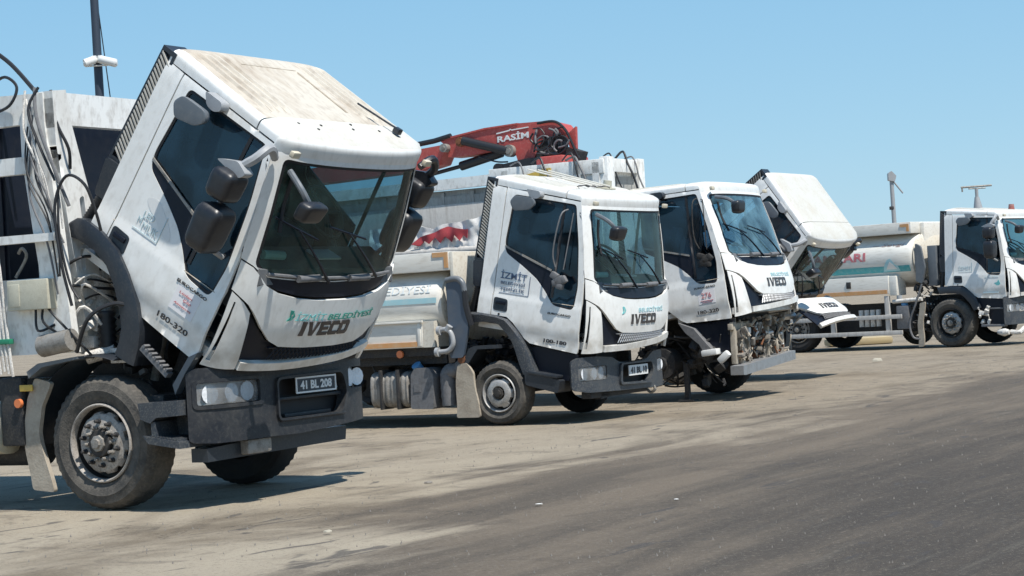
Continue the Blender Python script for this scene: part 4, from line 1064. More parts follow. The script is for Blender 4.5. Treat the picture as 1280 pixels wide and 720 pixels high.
clutter(body1, 'pipework', 26, (-.34, -.08, -1.05, -.15, 1.15, 2.0), 'hose', 12, .02, .06, .8)
part('motor', 'mt1', lambda: B().cyl((-.42, -1.22, 1.26), (-.12, -1.22, 1.30), .085, 16).done('motor'), 'steel_dusty', body1)
rh = random.Random(77)
for i in range(9):
    x = -.34+rh.uniform(-.05, .06); z = rh.uniform(2.6, 3.15)
    hose('hose', [(x-.05, -1.24, z+.08), (x+rh.uniform(-.05, .05), -1.29, z-.25), (x+.08+rh.uniform(-.04, .08), -1.28, z-.6), (x+.12+rh.uniform(-.02, .1), -1.24, z-1.0)], rh.uniform(.006, .011), ('hose', 'hose_grey', 'engine_white')[i % 3], body1, n=6)
for i in range(7):
    z = rh.uniform(1.3, 1.9)
    hose('hose', [(-.25, rh.uniform(-1.15, -.9), z), (-.1, rh.uniform(-1.1, -.8), z+rh.uniform(-.05, .2)), (-.05, rh.uniform(-.9, -.5), z-.1), (-.15, rh.uniform(-.7, -.3), z-rh.uniform(.1, .4))], rh.uniform(.008, .014), ('hose', 'engine_white')[i % 2], body1, n=6)
part('rusty_plate', 'rp1', lambda: B().box(-.30, -.28, -.55, -.25, 1.9, 2.12).done('rusty_plate'), 'rust', body1)
part('grab_rail', 'gr1', lambda: B().tube(smooth_path([(-.74, -1.13, 1.80), (-.62, -1.13, 1.95), (-.66, -1.13, 2.02), (-.7, -1.13, 1.98)], 4), .013, 7).done('grab_rail'), 'steel_dusty', body1)

# ------------------------------------------------------------------ TRUCK 2: water tanker with slightly raised cab
T2 = thing('tanker_truck', 'white water tanker with plain blue stripe and slightly raised cab numbered 100-180, second from left', 'truck', (.331, 23.987, 0), -.531, 'white municipal trucks parked in a row')
cab2 = build_cab(T2, 1.003, .816, .1826, dict(flare=FL2, grey=1, roof='roof_pale', mirrors=(), slats=25, slatmat='slat_grey', glass='glass_front'))
lettering('lettering', 'BELEDİYESİ', (-.14, .54, .462, .522), FRONT_OUT, 'teal_pale', cab2, 'pale worn lettering', bold=.0, shear=.1)
part('emblem', 'leaf', leaf(-.52, .445, .085), 'teal', cab2)
lettering('lettering', 'İZMİT', (-1.08, -.73, .70, .80), SIDE_OUT, 'text_blue', cab2, 'dark blue lettering', bold=.01)
lettering('lettering', 'BELEDİYESİ', (-1.07, -.745, .635, .68), SIDE_OUT, 'text_blue', cab2); lettering('lettering', 'TEMİZLİK', (-1.07, -.745, .565, .612), SIDE_OUT, 'text_blue', cab2)
part('decal_frame', 'df2', sideframe(-1.08, -.69, .53, .76), 'text_blue', cab2)
lettering('lettering', 'EUROCARGO', (-.40, -.10, .372, .395), SIDE_OUT, 'text_black', cab2, bold=.02)
lettering('lettering', '100-180', (-.42, -.12, .045, .088), SIDE_OUT, 'text_black', cab2, bold=.035)
def brk():
    b = B(); b.tube(smooth_path([(-.30, -.99, 1.58), (-.33, -1.10, 1.5), (-.37, -1.12, 1.1), (-.33, -1.1, .92)], 4), .009, 7); b.cyl((-.22, -1.0, 1.55), (-.25, -1.05, .9), .007, 6)
    for p in ((-.33, .82, .05, .4), (-.27, .77, .06, -.5), (-.21, .79, .045, .9), (-.25, .71, .045, .2), (-.30, .74, .05, -.2)): b.box(-p[2], p[2], -.035, .03, -p[2]*.8, p[2]*.8, .02, Matrix.Translation((p[0], -1.09, p[1])) @ Matrix.Rotation(p[3], 4, 'Y'))
    return b.done('broken_mirror_bracket')
part('broken_mirror_bracket', 'bmb', brk, 'hose_grey', cab2, 'broken bracket left without its mirror')
def rwire():
    b = B(); P = [(-.42+.05*math.sin(i*1.3), -.62+i*.035, 1.84+.016*abs(math.sin(i*.9))) for i in range(22)]; b.tube(smooth_path(P, 3), .006, 5); return b.done('loose_wire')
part('loose_wire', 'rw', rwire, 'hose', cab2)
part('beacon_base', 'bb2', lambda: B().cyl((-.50, .28, 1.82), (-.50, .28, 1.925), .055, 12, .05).box(-.58, -.42, .14, .36, 1.82, 1.84, .008).done('beacon_base'), 'box_cream', cab2)
def roofrails():
    b = B()
    for y in (-.35, -.1, .15): b.tube([(-1.25, y, 1.965), (-.42, y+.05, 1.86)], .010, 6)
    return b.done('roof_rib')
part('roof_rib', 'rr2', roofrails, 'roof_pale', cab2)
part('side_skirt', 'sk2', lambda: panel([(-.52, -.02), (.02, -.05), (.0, -.36), (-.44, -.34), (-.50, -.22), (-.60, -.05)], (), .08, lambda x, z: Vector((x, -.98, z)), .03, name='side_skirt'), 'dark_trim', cab2)
part('cab_step', 'cs2', lambda: B().prism(roundpoly([(-.60, -.31), (-.12, -.35), (-.13, -.50), (-.56, -.47)], .02), 'y', -1.10, -.80).box(-.54, -.15, -1.12, -.95, -.335, -.30, .008).done('cab_step'), 'black_plastic', cab2)
chassis(T2, .58, .76, -4.6, .95)
axle(T2, .4, 'ax2')
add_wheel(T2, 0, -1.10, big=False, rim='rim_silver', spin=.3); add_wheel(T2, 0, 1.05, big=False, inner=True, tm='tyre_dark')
BO2 = roundpoly([(-1.12, .37), (-.95, .335), (-.3, .32), (.55, .305), (1.05, .31), (1.12, .35), (1.12, .68), (1.05, .735), (.82, .745), (.62, .735), (.45, .66), (.3, .64), (-.1, .63), (-.3, .655), (-.45, .715), (-.8, .74), (-1.06, .735), (-1.12, .70)], .035)
HL2 = roundpoly([(-1.06, .465), (-.58, .465), (-.58, .63), (-1.06, .63)], .03); HR2 = roundpoly([(.74, .48), (1.07, .48), (1.07, .645), (.74, .645)], .03)
CE2 = roundpoly([(-.28, .41), (.45, .39), (.55, .50), (.52, .615), (-.25, .615)], .04)
part('bumper', 'bmp2', lambda: bumper_mesh(BO2, [HL2, HR2, CE2], 1.17, 0, .06), 'bumper_grey', T2)
def bump2():
    return finish(joinbm(panel_bm(roundpoly([(-.32, .385), (.49, .365), (.60, .50), (.57, .635), (-.29, .635)], .05), [CE2], .04, lambda y, z: Vector((bumper_x(y, 1.20), y, z)), .05)), 'bumper_trim', 30)
part('bumper_trim', 'bmpr2', bump2, 'bumper_grey', T2)
part('bumper_opening', 'bmc2', lambda: B().box(1.04, 1.06, -.33, .6, .36, .64).done('bumper_opening'), 'seal', T2)
headlight(T2, 'hl2', -1.055, -.585, .47, .625, 1.17); headlight(T2, 'hr2', .745, 1.065, .485, .64, 1.17)
pl = part('number_plate', 'pl2', lambda: panel([(-.07, .475), (.42, .475), (.42, .595), (-.07, .595)], (), .1, lambda y, z: Vector((1.18, y, z)), .012, name='number_plate'), 'plate_white', T2)
lettering('plate_lettering', '41 BL 10', (-.03, .39, .497, .573), lambda u, v, e: Vector((1.1815+e, u, v)), 'plate_dark', pl, bold=.03)
part('tow_loop', 'tl2', lambda: B().tube(smooth_path([(1.12, .62, .34), (1.16, .62, .28), (1.1, .62, .24), (1.05, .62, .28)], 4), .018, 7).done('tow_loop'), 'steel_dusty', T2)
part('underrun_bar', 'ub2', lambda: B().box(.95, 1.08, -.85, .6, .26, .34, .01).prism([(-.62, .24), (-.38, .26), (-.42, .33), (-.60, .33)], 'x', 1.0, 1.08).done('underrun_bar'), 'steel_dark', T2)
mudflap(T2, [(-.52, .72), (-.40, .74), (-.30, .62), (-.26, .10), (-.58, .10), (-.54, .5)], -1.13, -1.09, 'mud_beige', 'mf2')
part('wheel_arch', 'wa2', lambda: B().prism([(-.50, .66), (-.36, .90), (-.28, .93), (.05, .93), (.05, .89), (-.24, .89), (-.38, .72)], 'y', -1.12, -.78).done('wheel_arch'), 'black_plastic', T2)
part('fuel_tank', 'ft2', lambda: B().ring_loft([[Vector((x, -.86+.27*s*math.copysign(abs(math.cos(a))**.5, math.cos(a)), .45+.22*s*math.copysign(abs(math.sin(a))**.5, math.sin(a)))) for a in [2*math.pi*k/24 for k in range(24)]] for x, s in [(-1.78, .85), (-1.77, .98)]+[(-1.76+i*.028, 1.0 if i % 3 else .95) for i in range(0)]+[(-1.765+i*.0185, (1.0, 1.0, .955, .955)[i % 4]) for i in range(29)]+[(-1.24, .98), (-1.23, .85)]]).done('fuel_tank', 50), 'steel_dusty', T2)
part('tank_strap', 'fs2', lambda: B().box(-1.62, -1.59, -1.155, -.9, .22, .69, .005).box(-1.38, -1.35, -1.155, -.9, .22, .69, .005).done('tank_strap'), 'steel_dark', T2)
part('fluid_tank', 'fl2', lambda: B().prism(roundpoly([(-1.20, .22), (-.88, .21), (-.86, .60), (-.92, .70), (-1.12, .70), (-1.18, .62)], .03), 'y', -1.13, -.75).box(-1.14, -1.05, -1.137, -1.12, .42, .52).done('fluid_tank'), 'hose_grey', T2)
part('tank_cap', 'tc2', lambda: B().cyl((-1.12, -1.0, .66), (-1.14, -1.06, .74), .06, 14).done('tank_cap'), 'blue_cap', T2)
part('intake_pipe', 'ip2', lambda: B().tube(smooth_path([(-.72, -1.0, .24), (-.73, -1.0, .45), (-.72, -1.0, .62), (-.60, -1.0, .66), (-.48, -.98, .76)], 5), [.10, .105, .10, .105, .10, .105, .10, .105, .10, .105, .1, .1, .1, .09, .09, .08, .08, .08, .08, .08, .08], 14).done('intake_pipe', 60), 'hose_grey', T2)
part('deck_beam', 'db2', lambda: B().box(-4.6, -.80, -1.08, 1.08, .84, .935).box(-4.6, -.75, -.98, .98, .74, .84).done('deck_beam'), 'steel_dark', T2)
part('side_marker', 'sm2', lambda: B().cyl((-1.32, -1.13, .87), (-1.32, -1.10, .87), .045, 12).done('side_marker'), 'amber', T2)
part('side_marker', 'smb2', lambda: B().cyl((-.46, -1.13, .78), (-.46, -1.08, .78), .05, 12).done('side_marker'), 'rust', T2)
clutter(T2, 'frame_fittings', 40, (-2.2, -.35, -.95, -.3, .25, .85), 'steel_dark', 21, .05, .16, .4)
part('gearbox_filler', 'gb2', lambda: B().box(-1.0, .7, -.3, .3, .35, .95, .05).box(-3, -1, -.38, .38, .3, .6).box(-3.2, -1.3, .5, 1.05, .25, .7, .03).box(.3, .8, -.45, .45, .4, 1.05).done('gearbox_filler'), 'steel_dark', T2)  # gearbox block plus dark filler, added to keep the underside dark
clutter(T2, 'engine_hoses', 50, (-.6, .6, -.95, -.3, .70, 1.05), 'steel_dark', 23, .04, .12, .5)
def pumppipe():
    b = B(); b.tube(smooth_path([(-.70, -1.18, 1.13), (-.60, -1.18, 1.14), (-.54, -1.18, 1.07), (-.53, -1.18, .96), (-.60, -1.18, .89), (-.72, -1.18, .88)], 4), .030, 10)
    for p in ((-.70, 1.13), (-.74, .88)): b.cyl((p[0]-.02, -1.19, p[1]), (p[0]+.02, -1.19, p[1]), .055, 14)
    b.cyl((-.60, -1.18, 1.12), (-.56, -1.18, 1.18), .04, 10); return b.done('pump_pipe')
part('pump_pipe', 'pp2', pumppipe, 'steel_pale', T2)
part('stack_shield', 'ss2', lambda: B().prism(roundpoly([(-.60, .80), (-.42, .80), (-.33, 1.15), (-.345, 1.60), (-.40, 1.69), (-.60, 1.70)], .04), 'y', -1.15, -1.11).done('stack_shield'), 'shield_blue', T2)
part('stack_pipe', 'sp2', lambda: B().tube(smooth_path([(-.60, -1.14, 1.71), (-.46, -1.14, 1.725), (-.38, -1.14, 1.67), (-.355, -1.14, 1.57)], 5), .035, 10).done('stack_pipe'), 'mirror_grey', T2)
hose('hose', [(-.355, -1.14, 1.58), (-.345, -1.14, 1.4), (-.30, -1.12, 1.17)], .036, 'hose', T2)
part('rear_wheel', 'tyre0', None, 'tyre', T2, loc=(-3.6, -1.1, .375))
# tank body
def tank_mesh(x0, x1, hw, hh, cz, n_, head, nose=.12):
    def f():
        b = B(); rings = []
        prof = [(x1-nose*0, .02), (x1-.01, .55), (x1-.03, .85), (x1-.06, .965), (x1-.12, 1.0), (x1-.5, 1.), (x0, 1.)] if not head else [(x1+nose, .02), (x1+nose*.9, .4), (x1+nose*.6, .75), (x1+nose*.2, .95), (x1, .99)]
        for x, s in prof:
            rings.append([Vector((x, hw*s*math.copysign(abs(math.cos(a))**(2/n_), math.cos(a)), cz+hh*s*math.copysign(abs(math.sin(a))**(2/n_), math.sin(a)))) for a in [2*math.pi*(k+.5)/64 for k in range(64)]])
        b.ring_loft(rings); return b.done('tank')
    return f
tk2 = part('tank', 'tk2', tank_mesh(-5, -.66, 1.13, .50, 1.46, 2.4, False), 'tank_white', T2)
part('tank_head', 'th2', tank_mesh(-5, -.675, 1.12, .49, 1.46, 2.4, True, .06), 'cream', tk2, 'cream painted front end of the tank')
def tk_surf(hw, hh, cz, n_, d=.004):
    def f(x, z, e=0.):
        q = min(.999, abs(z-cz)/(hh)); return Vector((x, -(hw*(1-q**n_)**(1/n_)+d+e), z))
    return f
S2 = tk_surf(1.13, .50, 1.46, 2.4)
part('stripe', 'stp2', lambda: panel([(-5, 1.455), (-.76, 1.455), (-.76, 1.52), (-5, 1.52)], (), .08, S2, .002, name='stripe'), 'teal_pale', tk2, 'pale blue stripe')
part('walkway_box', 'wk2', lambda: B().box(-5, -.57, -1.10, 1.10, 1.83, 2.05, .01).done('walkway_box'), 'tank_white', tk2)
part('front_plate', 'fpl2', lambda: B().box(-.568, -.52, -1.095, 1.1, 1.45, 2.045, .01).done('front_plate'), 'cream', tk2)
part('reflective_corner', 'rc2', lambda: B().prism([(-.80, 2.045), (-.585, 2.045), (-.585, 1.86), (-.64, 1.86), (-.64, 1.99), (-.80, 1.99)], 'y', -1.108, -1.098).done('reflective_corner'), 'orange', tk2)
tb = part('tool_box', 'tb2', lambda: B().box(-4.5, -.96, -1.16, -.75, .94, 1.25, .012).box(-4.5, -.94, -1.19, -1.16, 1.235, 1.26, .004).box(-1.02, -.98, -1.175, -1.16, .96, 1.23, .004).done('tool_box'), 'tank_white', T2)
part('reflective_strip', 'rs2', lambda: B().box(-4.5, -1.04, -1.172, -1.158, .955, 1.01).done('reflective_strip'), 'orange', tb)
part('tool_box_front', 'tf2', lambda: B().prism([(-1.15, .94), (-.80, .94), (-.70, 1.25), (-1.15, 1.25)], 'x', -.955, -.80).done('tool_box_front'), 'cream', tb)
lettering('lettering', 'BELEDİYESİ', (-1.75, -.85, 1.58, 1.70), S2, 'ghost_text', tk2, 'faint ghost lettering')

# ------------------------------------------------------------------ TRUCK 3: refuse truck without bumper
T3 = thing('crane_truck', 'white truck with missing bumper, carrying a red crane and grey load body, third from left', 'truck', (2.383, 27.015, 0), -.5176, 'white municipal trucks parked in a row')
cab3 = build_cab(T3, 1.023, 1.079, -.1112, dict(flare=None, roof='roof_pale', mirrors=(), slats=18, glass='glass_front_blue', curb='black_plastic'))
lettering('lettering', 'BELEDİYESİ', (-.14, .54, .462, .522), FRONT_OUT, 'teal_pale', cab3, 'pale worn lettering')
lettering('lettering', 'EUROCARGO', (-.42, -.12, .412, .436), SIDE_OUT, 'text_black', cab3, bold=.01); lettering('lettering', '180-320', (-.42, -.12, .085, .13), SIDE_OUT, 'text_black', cab3, bold=.02)
part('decal', 'dc3', decal(-.38, -.14, .21, .395), 'sticker', cab3, 'white round-number decal'); lettering('lettering', '276', (-.33, -.19, .285, .35), side(-1, .006), 'text_red_soft', cab3)
part('decal_line', 'dl3', lambda: B().box(-.35, -.17, -1.055, -1.048, .245, .25).box(-.33, -.19, -1.055, -1.048, .225, .229).done('decal_line'), 'text_red_soft', cab3)
part('broken_mirror_bracket', 'bmb', brk, 'hub_dark', cab3, 'broken mirror hanging by its bracket', loc=(.1, 0, .0))
part('side_skirt', 'sk3', lambda: panel([(-.60, -.02), (.02, -.05), (.0, -.42), (-.30, -.44), (-.50, -.22)], (), .08, lambda x, z: Vector((x, -.97, z)), .03, name='side_skirt'), 'dark_trim', cab3)
part('mudguard', 'mg3', lambda: B().prism([(-.70, .02), (-.62, -.12), (-.45, -.30), (-.40, -.42), (-.25, -.44), (-.38, -.26), (-.50, -.08)], 'y', -1.09, -.85).done('mudguard'), 'hose_grey', cab3)
part('mudguard_end', 'mge3', lambda: B().box(-.44, -.22, -1.11, -.88, -.46, -.38, .02).done('mudguard_end'), 'plate_white', cab3)
chassis(T3, .72, .92, -4.6, 1.1)
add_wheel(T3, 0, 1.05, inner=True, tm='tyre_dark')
axle(T3, .5, 'ax3')
part('brake_drum', 'bdr3', lambda: B().cyl((0, -.98, .5), (0, -.72, .5), .20, 24).cyl((0, -1.05, .5), (0, -.98, .5), .09, 16).done('brake_drum'), 'steel_dark', T3)
part('axle_stand', 'axs3', lambda: B().box(.30, .36, -.95, -.89, -.0, .5).box(.22, .44, -1.0, -.84, 0, .02).done('axle_stand'), 'steel_dark', T3)
part('bumper_beam', 'bb3', lambda: B().prism([(-1.12, .325), (-1.05, .32), (.68, .435), (.68, .555), (-1.05, .445), (-1.12, .44)], 'x', 1.04, 1.22).done('bumper_beam'), 'alu', T3, 'bare aluminium beam')
clutter(T3, 'exposed_brackets', 90, (.95, 1.17, -.95, .72, .46, 1.04), 'dusty_brown', 31, .02, .11, .6)
clutter(T3, 'exposed_pipes', 40, (.95, 1.18, -.9, .78, .5, 1.05), 'mud_beige', 32, .03, .09, .8)
clutter(T3, 'torn_plastic', 14, (.9, 1.1, -1.0, .7, .5, 1.0), 'plate_white', 34, .02, .09, .3)
clutter(T3, 'rusty_brackets', 24, (.95, 1.15, -.95, .7, .48, 1.0), 'rust', 36, .02, .08, .6)
clutter(T3, 'loose_hoses', 40, (.6, 1.1, -1.0, .6, .5, 1.05), 'steel_dark', 33, .05, .16, .6)
def struts3():
    b = B()
    for y in (-.95, -.72, -.52, .15, .42, .64): b.box(1.0, 1.07, y-.035, y+.035, .46, 1.0, .008)
    b.box(1.0, 1.06, -1.05, -.45, .90, .98, .01); b.box(.98, 1.05, -.5, .7, .74, .79, .01); return b.done('bumper_bracket')
part('bumper_bracket', 'br3', struts3, 'mud_beige', T3)
part('radiator', 'rad3', lambda: B().box(.82, .92, -.5, .55, .5, 1.1).box(-.5, .8, -.35, .35, .5, 1.1, .04).done('radiator'), 'steel_dark', T3)
part('fog_lamp', 'fg3', lambda: B().box(-.09, .09, -1.10, -1.0, -.045, .045, .03, Matrix.Translation((.93, 0, .56)) @ Matrix.Rotation(-.7, 4, 'Y')).done('fog_lamp'), 'plate_white', T3)
clutter(T3, 'frame_fittings', 70, (-.4, .9, -1.05, -.4, .2, .85), 'steel_dark', 35, .06, .2, .5)
def body3():
    b = B(); b.box(-2.3, -.62, -1.20, 1.20, 1.1, 2.5, .02); b.box(-2.3, -.62, -1.20, -.14, 2.5, 3.10, .02)
    b.box(-2.3, -.55, -1.24, -1.1, 3.05, 3.24, .01)
    for x in (-2.1, -1.55, -1.0, -.72): b.box(x, x+.10, -1.24, -1.18, 1.2, 3.2)
    b.box(-.62, -.50, -1.22, -1.02, 1.1, 3.27, .01); b.box(-.62, -.50, -.28, -.10, 2.0, 3.27, .01); b.box(-.62, -.52, -1.1, -.2, 3.07, 3.25, .01); return b.done('body_frame')
body3_ = part('body_frame', 'bd3', body3, 'body_white', T3, 'white refuse body with hoses draped over its top')
part('body_panel', 'bp3', lambda: B().box(-.615, -.60, -.77, -.28, 2.4, 3.02).done('body_panel'), 'body_grey', body3_)
for i, (x, y) in enumerate(((-1.75, -1.26), (-1.42, -1.26), (-.95, -1.26), (-.90, -1.25), (-.56, -.9), (-.5, -.6), (-.5, -.35))):
    hose('hose', [(x-.25, y+.1, 3.27), (x-.08, y+.02, 3.30+.03*(i % 3)), (x, y-.02, 3.2), (x+.05+.04*(i % 2), y-.03, 3.0), (x+.16, y, 2.7)], .011+.005*(i % 2), 'hose' if i % 3 else 'hose_grey', body3_)
0 and part('top_hose', 'th3', lambda: B().tube(smooth_path([(-1.6, -1.0, 3.3), (-1.2, -1.0, 3.36), (-.8, -.9, 3.33), (-.5, -.2, 3.32), (-.5, .5, 3.30)], 5), .014, 8).done('top_hose'), 'hose', body3_)
part('top_hoop', 'hp3', lambda: B().tube(smooth_path([(-.5, -.25, 3.24), (-.49, -.12, 3.265), (-.48, -.02, 3.23), (-.48, .03, 3.12), (-.48, .05, 2.5)], 5), .02, 8).done('top_hoop'), 'engine_white', body3_)
part('reflective_corner', 'rf3', lambda: B().prism([(-1.80, 3.05), (-1.80, 3.10), (-1.40, 3.18), (-1.33, 3.18), (-1.33, 2.92), (-1.40, 2.92), (-1.42, 3.08)], 'y', -1.262, -1.245).done('reflective_corner'), 'yellow', body3_)

# ------------------------------------------------------------------ TRUCK 4: cab tipped steeply, front panel hanging open
T4 = thing('flatbed_truck', 'white truck with cab tipped steeply forward and its front panel swung open, fourth from left', 'truck', (3.064, 32.173, 0), -.5552, 'white municipal trucks parked in a row')
cab4 = build_cab(T4, 1.05, .982, .8929, dict(flare=FL5, roof='roof_pale', ribs=0, mirrors=(-1, 1), slats=20, hood_open=1.66, mesh='hose_grey'))
chassis(T4, .70, .90, -4.6, 1.0)
axle(T4, .5, 'ax4')
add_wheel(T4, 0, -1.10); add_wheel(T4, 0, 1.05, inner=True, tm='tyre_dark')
part('bumper', 'bmp1', None, 'bumper_plastic', T4, loc=(.1, 0, -.1))
part('engine', 'en1', engine1, 'steel_dark', T4, loc=(.1, 0, -.1))
part('flat_body', 'fb4', lambda: B().box(-4.6, -.7, -1.15, 1.15, 1.05, 1.2).done('flat_body'), 'body_grey', T4)

# ------------------------------------------------------------------ TRUCK 5: tanker with green stripe
T5 = thing('tanker_truck', 'white tanker with green stripe and red letters, farthest at the right edge', 'truck', (9.792, 42.416, 0), -.7016, 'white municipal trucks parked in a row')
cab5 = build_cab(T5, 1.227, .988, .0184, dict(flare=FL5, roof='roof_pale', slats=24, slatmat='hose_grey', mirrors=(-1, 1), strip=0))
lettering('lettering', 'İZMİT', (-1.02, -.74, .60, .68), SIDE_OUT, 'text_faded', cab5); part('decal_frame', 'df5', sideframe(-1.02, -.72, .55, .76), 'text_faded', cab5)
lettering('lettering', 'EUROCARGO', (-.42, -.12, .412, .436), SIDE_OUT, 'text_faded', cab5)
part('emblem', 'em5', lambda: B().prism([(-.22, .30), (-.14, .22), (-.08, .28), (-.12, .36), (-.16, .31)], 'y', -1.047, -1.042).done('emblem'), 'teal', cab5)
part('lettering_bar', 'lb5', lambda: B().box(-.47, -.12, -1.06, -1.052, .09, .12).done('lettering_bar'), 'text_faded', cab5)
part('beacon', 'bc5', lambda: B().cyl((-.3, .05, 1.80), (-.3, .05, 1.925), .07, 14, .055).done('beacon'), 'beacon_red', cab5)
part('side_skirt', 'sk5', lambda: panel([(-.62, 0), (.02, -.04), (.0, -.55), (-.48, -.56), (-.56, -.28)], (), .08, lambda x, z: Vector((x, -1.0, z)), .03, name='side_skirt'), 'dark_trim', cab5)
part('cab_step', 'cs5', lambda: B().box(-.52, .0, -1.10, -.95, -.60, -.55, .01).box(-.45, -.02, -1.03, -.99, -.24, -.21, .005).done('cab_step'), 'hose_grey', cab5)
clutter(cab5, 'step_fittings', 14, (-.56, -.35, -1.08, -1.0, -.55, -.2), 'engine_white', 51, .03, .10, .3)
chassis(T5, .78, .98, -5.5, 1.0)
axle(T5, .5, 'ax5')
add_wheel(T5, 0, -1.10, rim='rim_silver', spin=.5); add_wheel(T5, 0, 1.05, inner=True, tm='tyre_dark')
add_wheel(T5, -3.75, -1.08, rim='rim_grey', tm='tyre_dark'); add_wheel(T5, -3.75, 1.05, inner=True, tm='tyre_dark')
BO5 = roundpoly([(-1.12, .42), (1.12, .42), (1.12, 1.0), (-1.12, 1.0)], .04)
HL5 = roundpoly([(-1.07, .68), (-.48, .68), (-.48, .85), (-1.07, .85)], .03); HR5 = [(-a, b) for a, b in reversed(HL5)]
part('bumper', 'bmp5', lambda: bumper_mesh(BO5, [HL5, HR5], 1.42, 0, .05), 'bumper_grey', T5)
headlight(T5, 'hl5', -1.065, -.485, .685, .845, 1.42); headlight(T5, 'hr5', .485, 1.065, .685, .845, 1.42)
part('loose_lamp', 'll5', lambda: B().tube([(1.05, -1.05, .28), (1.2, -1.08, .27), (1.3, -1.08, .27)], [.05, .085, .05], 12).tube(smooth_path([(1.3, -1.0, .27), (1.5, -1.0, .26), (1.55, -.8, .36), (1.8, -.7, .38)], 3), .05, 8).done('loose_lamp'), 'engine_white', T5)
mudflap(T5, [(-.68, .95), (-.55, .98), (-.60, .60), (-.63, .04), (-.76, .03), (-.73, .5)], -1.14, -1.10, 'mud_beige', 'mf5')
S5 = tk_surf(1.15, .62, 1.92, 2.3)
tk5 = part('tank', 'tk5', tank_mesh(-6.5, -.75, 1.15, .62, 1.92, 2.3, False), 'tank_white', T5)
part('tank_head', 'th5', tank_mesh(-6, -.765, 1.13, .605, 1.92, 2.3, True, .12), 'cream', tk5)
part('walkway_box', 'wk5', lambda: B().box(-6.5, -.80, -1.10, 1.10, 2.44, 2.68, .01).done('walkway_box'), 'tank_white', tk5)
part('front_plate', 'fpl5', lambda: B().box(-.80, -.70, -.7, 1.1, 1.5, 2.66, .02).done('front_plate'), 'tank_white', tk5)
part('reflective_corner', 'rc5', lambda: B().prism([(-1.05, 2.64), (-.84, 2.64), (-.84, 2.48), (-.90, 2.48), (-.90, 2.58), (-1.05, 2.58)], 'y', -1.11, -1.10).done('reflective_corner'), 'orange', tk5)
part('stripe', 'stp5', lambda: panel([(-6.5, 1.64), (-.86, 1.64), (-.86, 1.77), (-6.5, 1.77)], (), .08, S5, .002, name='stripe'), 'teal_stripe', tk5, 'green stripe')
lettering('lettering', 'SU TANKARI', (-3.95, -1.90, 1.90, 2.09), S5, 'text_red_soft', tk5, 'large red letters', bold=.03)
lettering('lettering', '~ Sevgi', (-1.75, -.98, 2.17, 2.25), S5, 'script_brown', tk5, 'thin flourish of handwriting', shear=.3)
part('emblem', 'em6', lambda: panel([(-1.50, 1.66), (-1.10, 1.66), (-1.13, 1.76), (-1.2, 1.80), (-1.30, 1.93), (-1.38, 1.90), (-1.46, 1.78)], (), .06, tk_surf(1.15, .62, 1.92, 2.3, .008), .002, name='emblem'), 'teal_pale', tk5)
part('emblem_detail', 'em7', lambda: panel([(-1.42, 1.70), (-1.16, 1.70), (-1.24, 1.80), (-1.32, 1.86), (-1.36, 1.8)], (), .06, tk_surf(1.15, .62, 1.92, 2.3, .012), .002, name='emblem_detail'), 'plate_white', tk5)
tb = part('tool_box', 'tb5', lambda: B().box(-6.2, -1.36, -1.18, -.75, 1.18, 1.57, .012).box(-1.36, -1.18, -1.16, -.75, 1.14, 1.56, .02).done('tool_box'), 'tank_white', T5)
part('reflective_strip', 'rs5', lambda: B().box(-6.2, -1.40, -1.19, -1.178, 1.19, 1.27).done('reflective_strip'), 'orange', tb)
part('latch', 'lt5', lambda: B().box(-2.38, -2.27, -1.20, -1.18, 1.34, 1.48, .008).done('latch'), 'steel_dark', tb)
part('stack_shield', 'ss5', lambda: B().prism(roundpoly([(-.75, 1.42), (-.60, 1.36), (-.52, 1.7), (-.60, 2.15), (-.72, 2.22)], .04), 'y', -1.10, -1.04).box(-.50, -.30, -1.0, -.5, 1.3, 2.15, .02).done('stack_shield'), 'mirror_grey', T5)
for z0_, z1_ in ((.65, .74), (.31, .40)):
    part('side_guard', 'sg%.2f' % z0_, lambda: B().box(-5.6, -1.08, -1.20, -1.17, z0_, z1_, .006).done('side_guard'), 'body_lower', T5)
part('guard_post', 'gp5', lambda: B().box(-1.49, -1.38, -1.17, -1.10, .38, 1.14, .008).done('guard_post'), 'body_lower', T5)
part('guard_post', 'gp5', None, 'body_lower', T5, loc=(-1.35, 0, 0))
for i in range(4):
    part('filter_canister', 'fc5', lambda: B().cyl((0, 0, 0), (0, 0, .36), .055, 12).done('filter_canister'), 'engine_white', T5, loc=(-2.15+i*.14, -1.02, .50))
part('cross_pipe', 'xp5', lambda: B().cyl((-1.33, -1.08, 1.01), (-.64, -1.08, 1.04), .045, 10).done('cross_pipe'), 'engine_white', T5)
part('fluid_tank', 'fl5', lambda: B().box(-1.25, -.95, -1.12, -.8, .42, .92, .03).done('fluid_tank'), 'hose_grey', T5)
part('tank_cap', 'tc5', lambda: B().cyl((-1.08, -1.02, .90), (-1.08, -1.05, .98), .07, 12).done('tank_cap'), 'blue_cap', T5)
clutter(T5, 'pipework', 60, (-.98, -.45, -1.05, -.6, .35, 1.4), 'steel_dark', 55, .05, .16, .5)
clutter(T5, 'pipe_fittings', 24, (-.95, -.5, -1.12, -.8, .5, 1.4), 'engine_white', 56, .03, .09, .6)
hose('hose', [(-.6, -1.12, 1.35), (-.75, -1.15, .95), (-.92, -1.15, .55), (-.86, -1.15, .25), (-.70, -1.12, .2)], .022, 'hose_grey', T5)
part('spare_wheel', 'tyre0', None, 'tyre', T5, loc=(-1.75, .55, .40)); part('spare_rim', 'rims', rim_small, 'rim_silver', T5, loc=(-1.75, .55, .40))
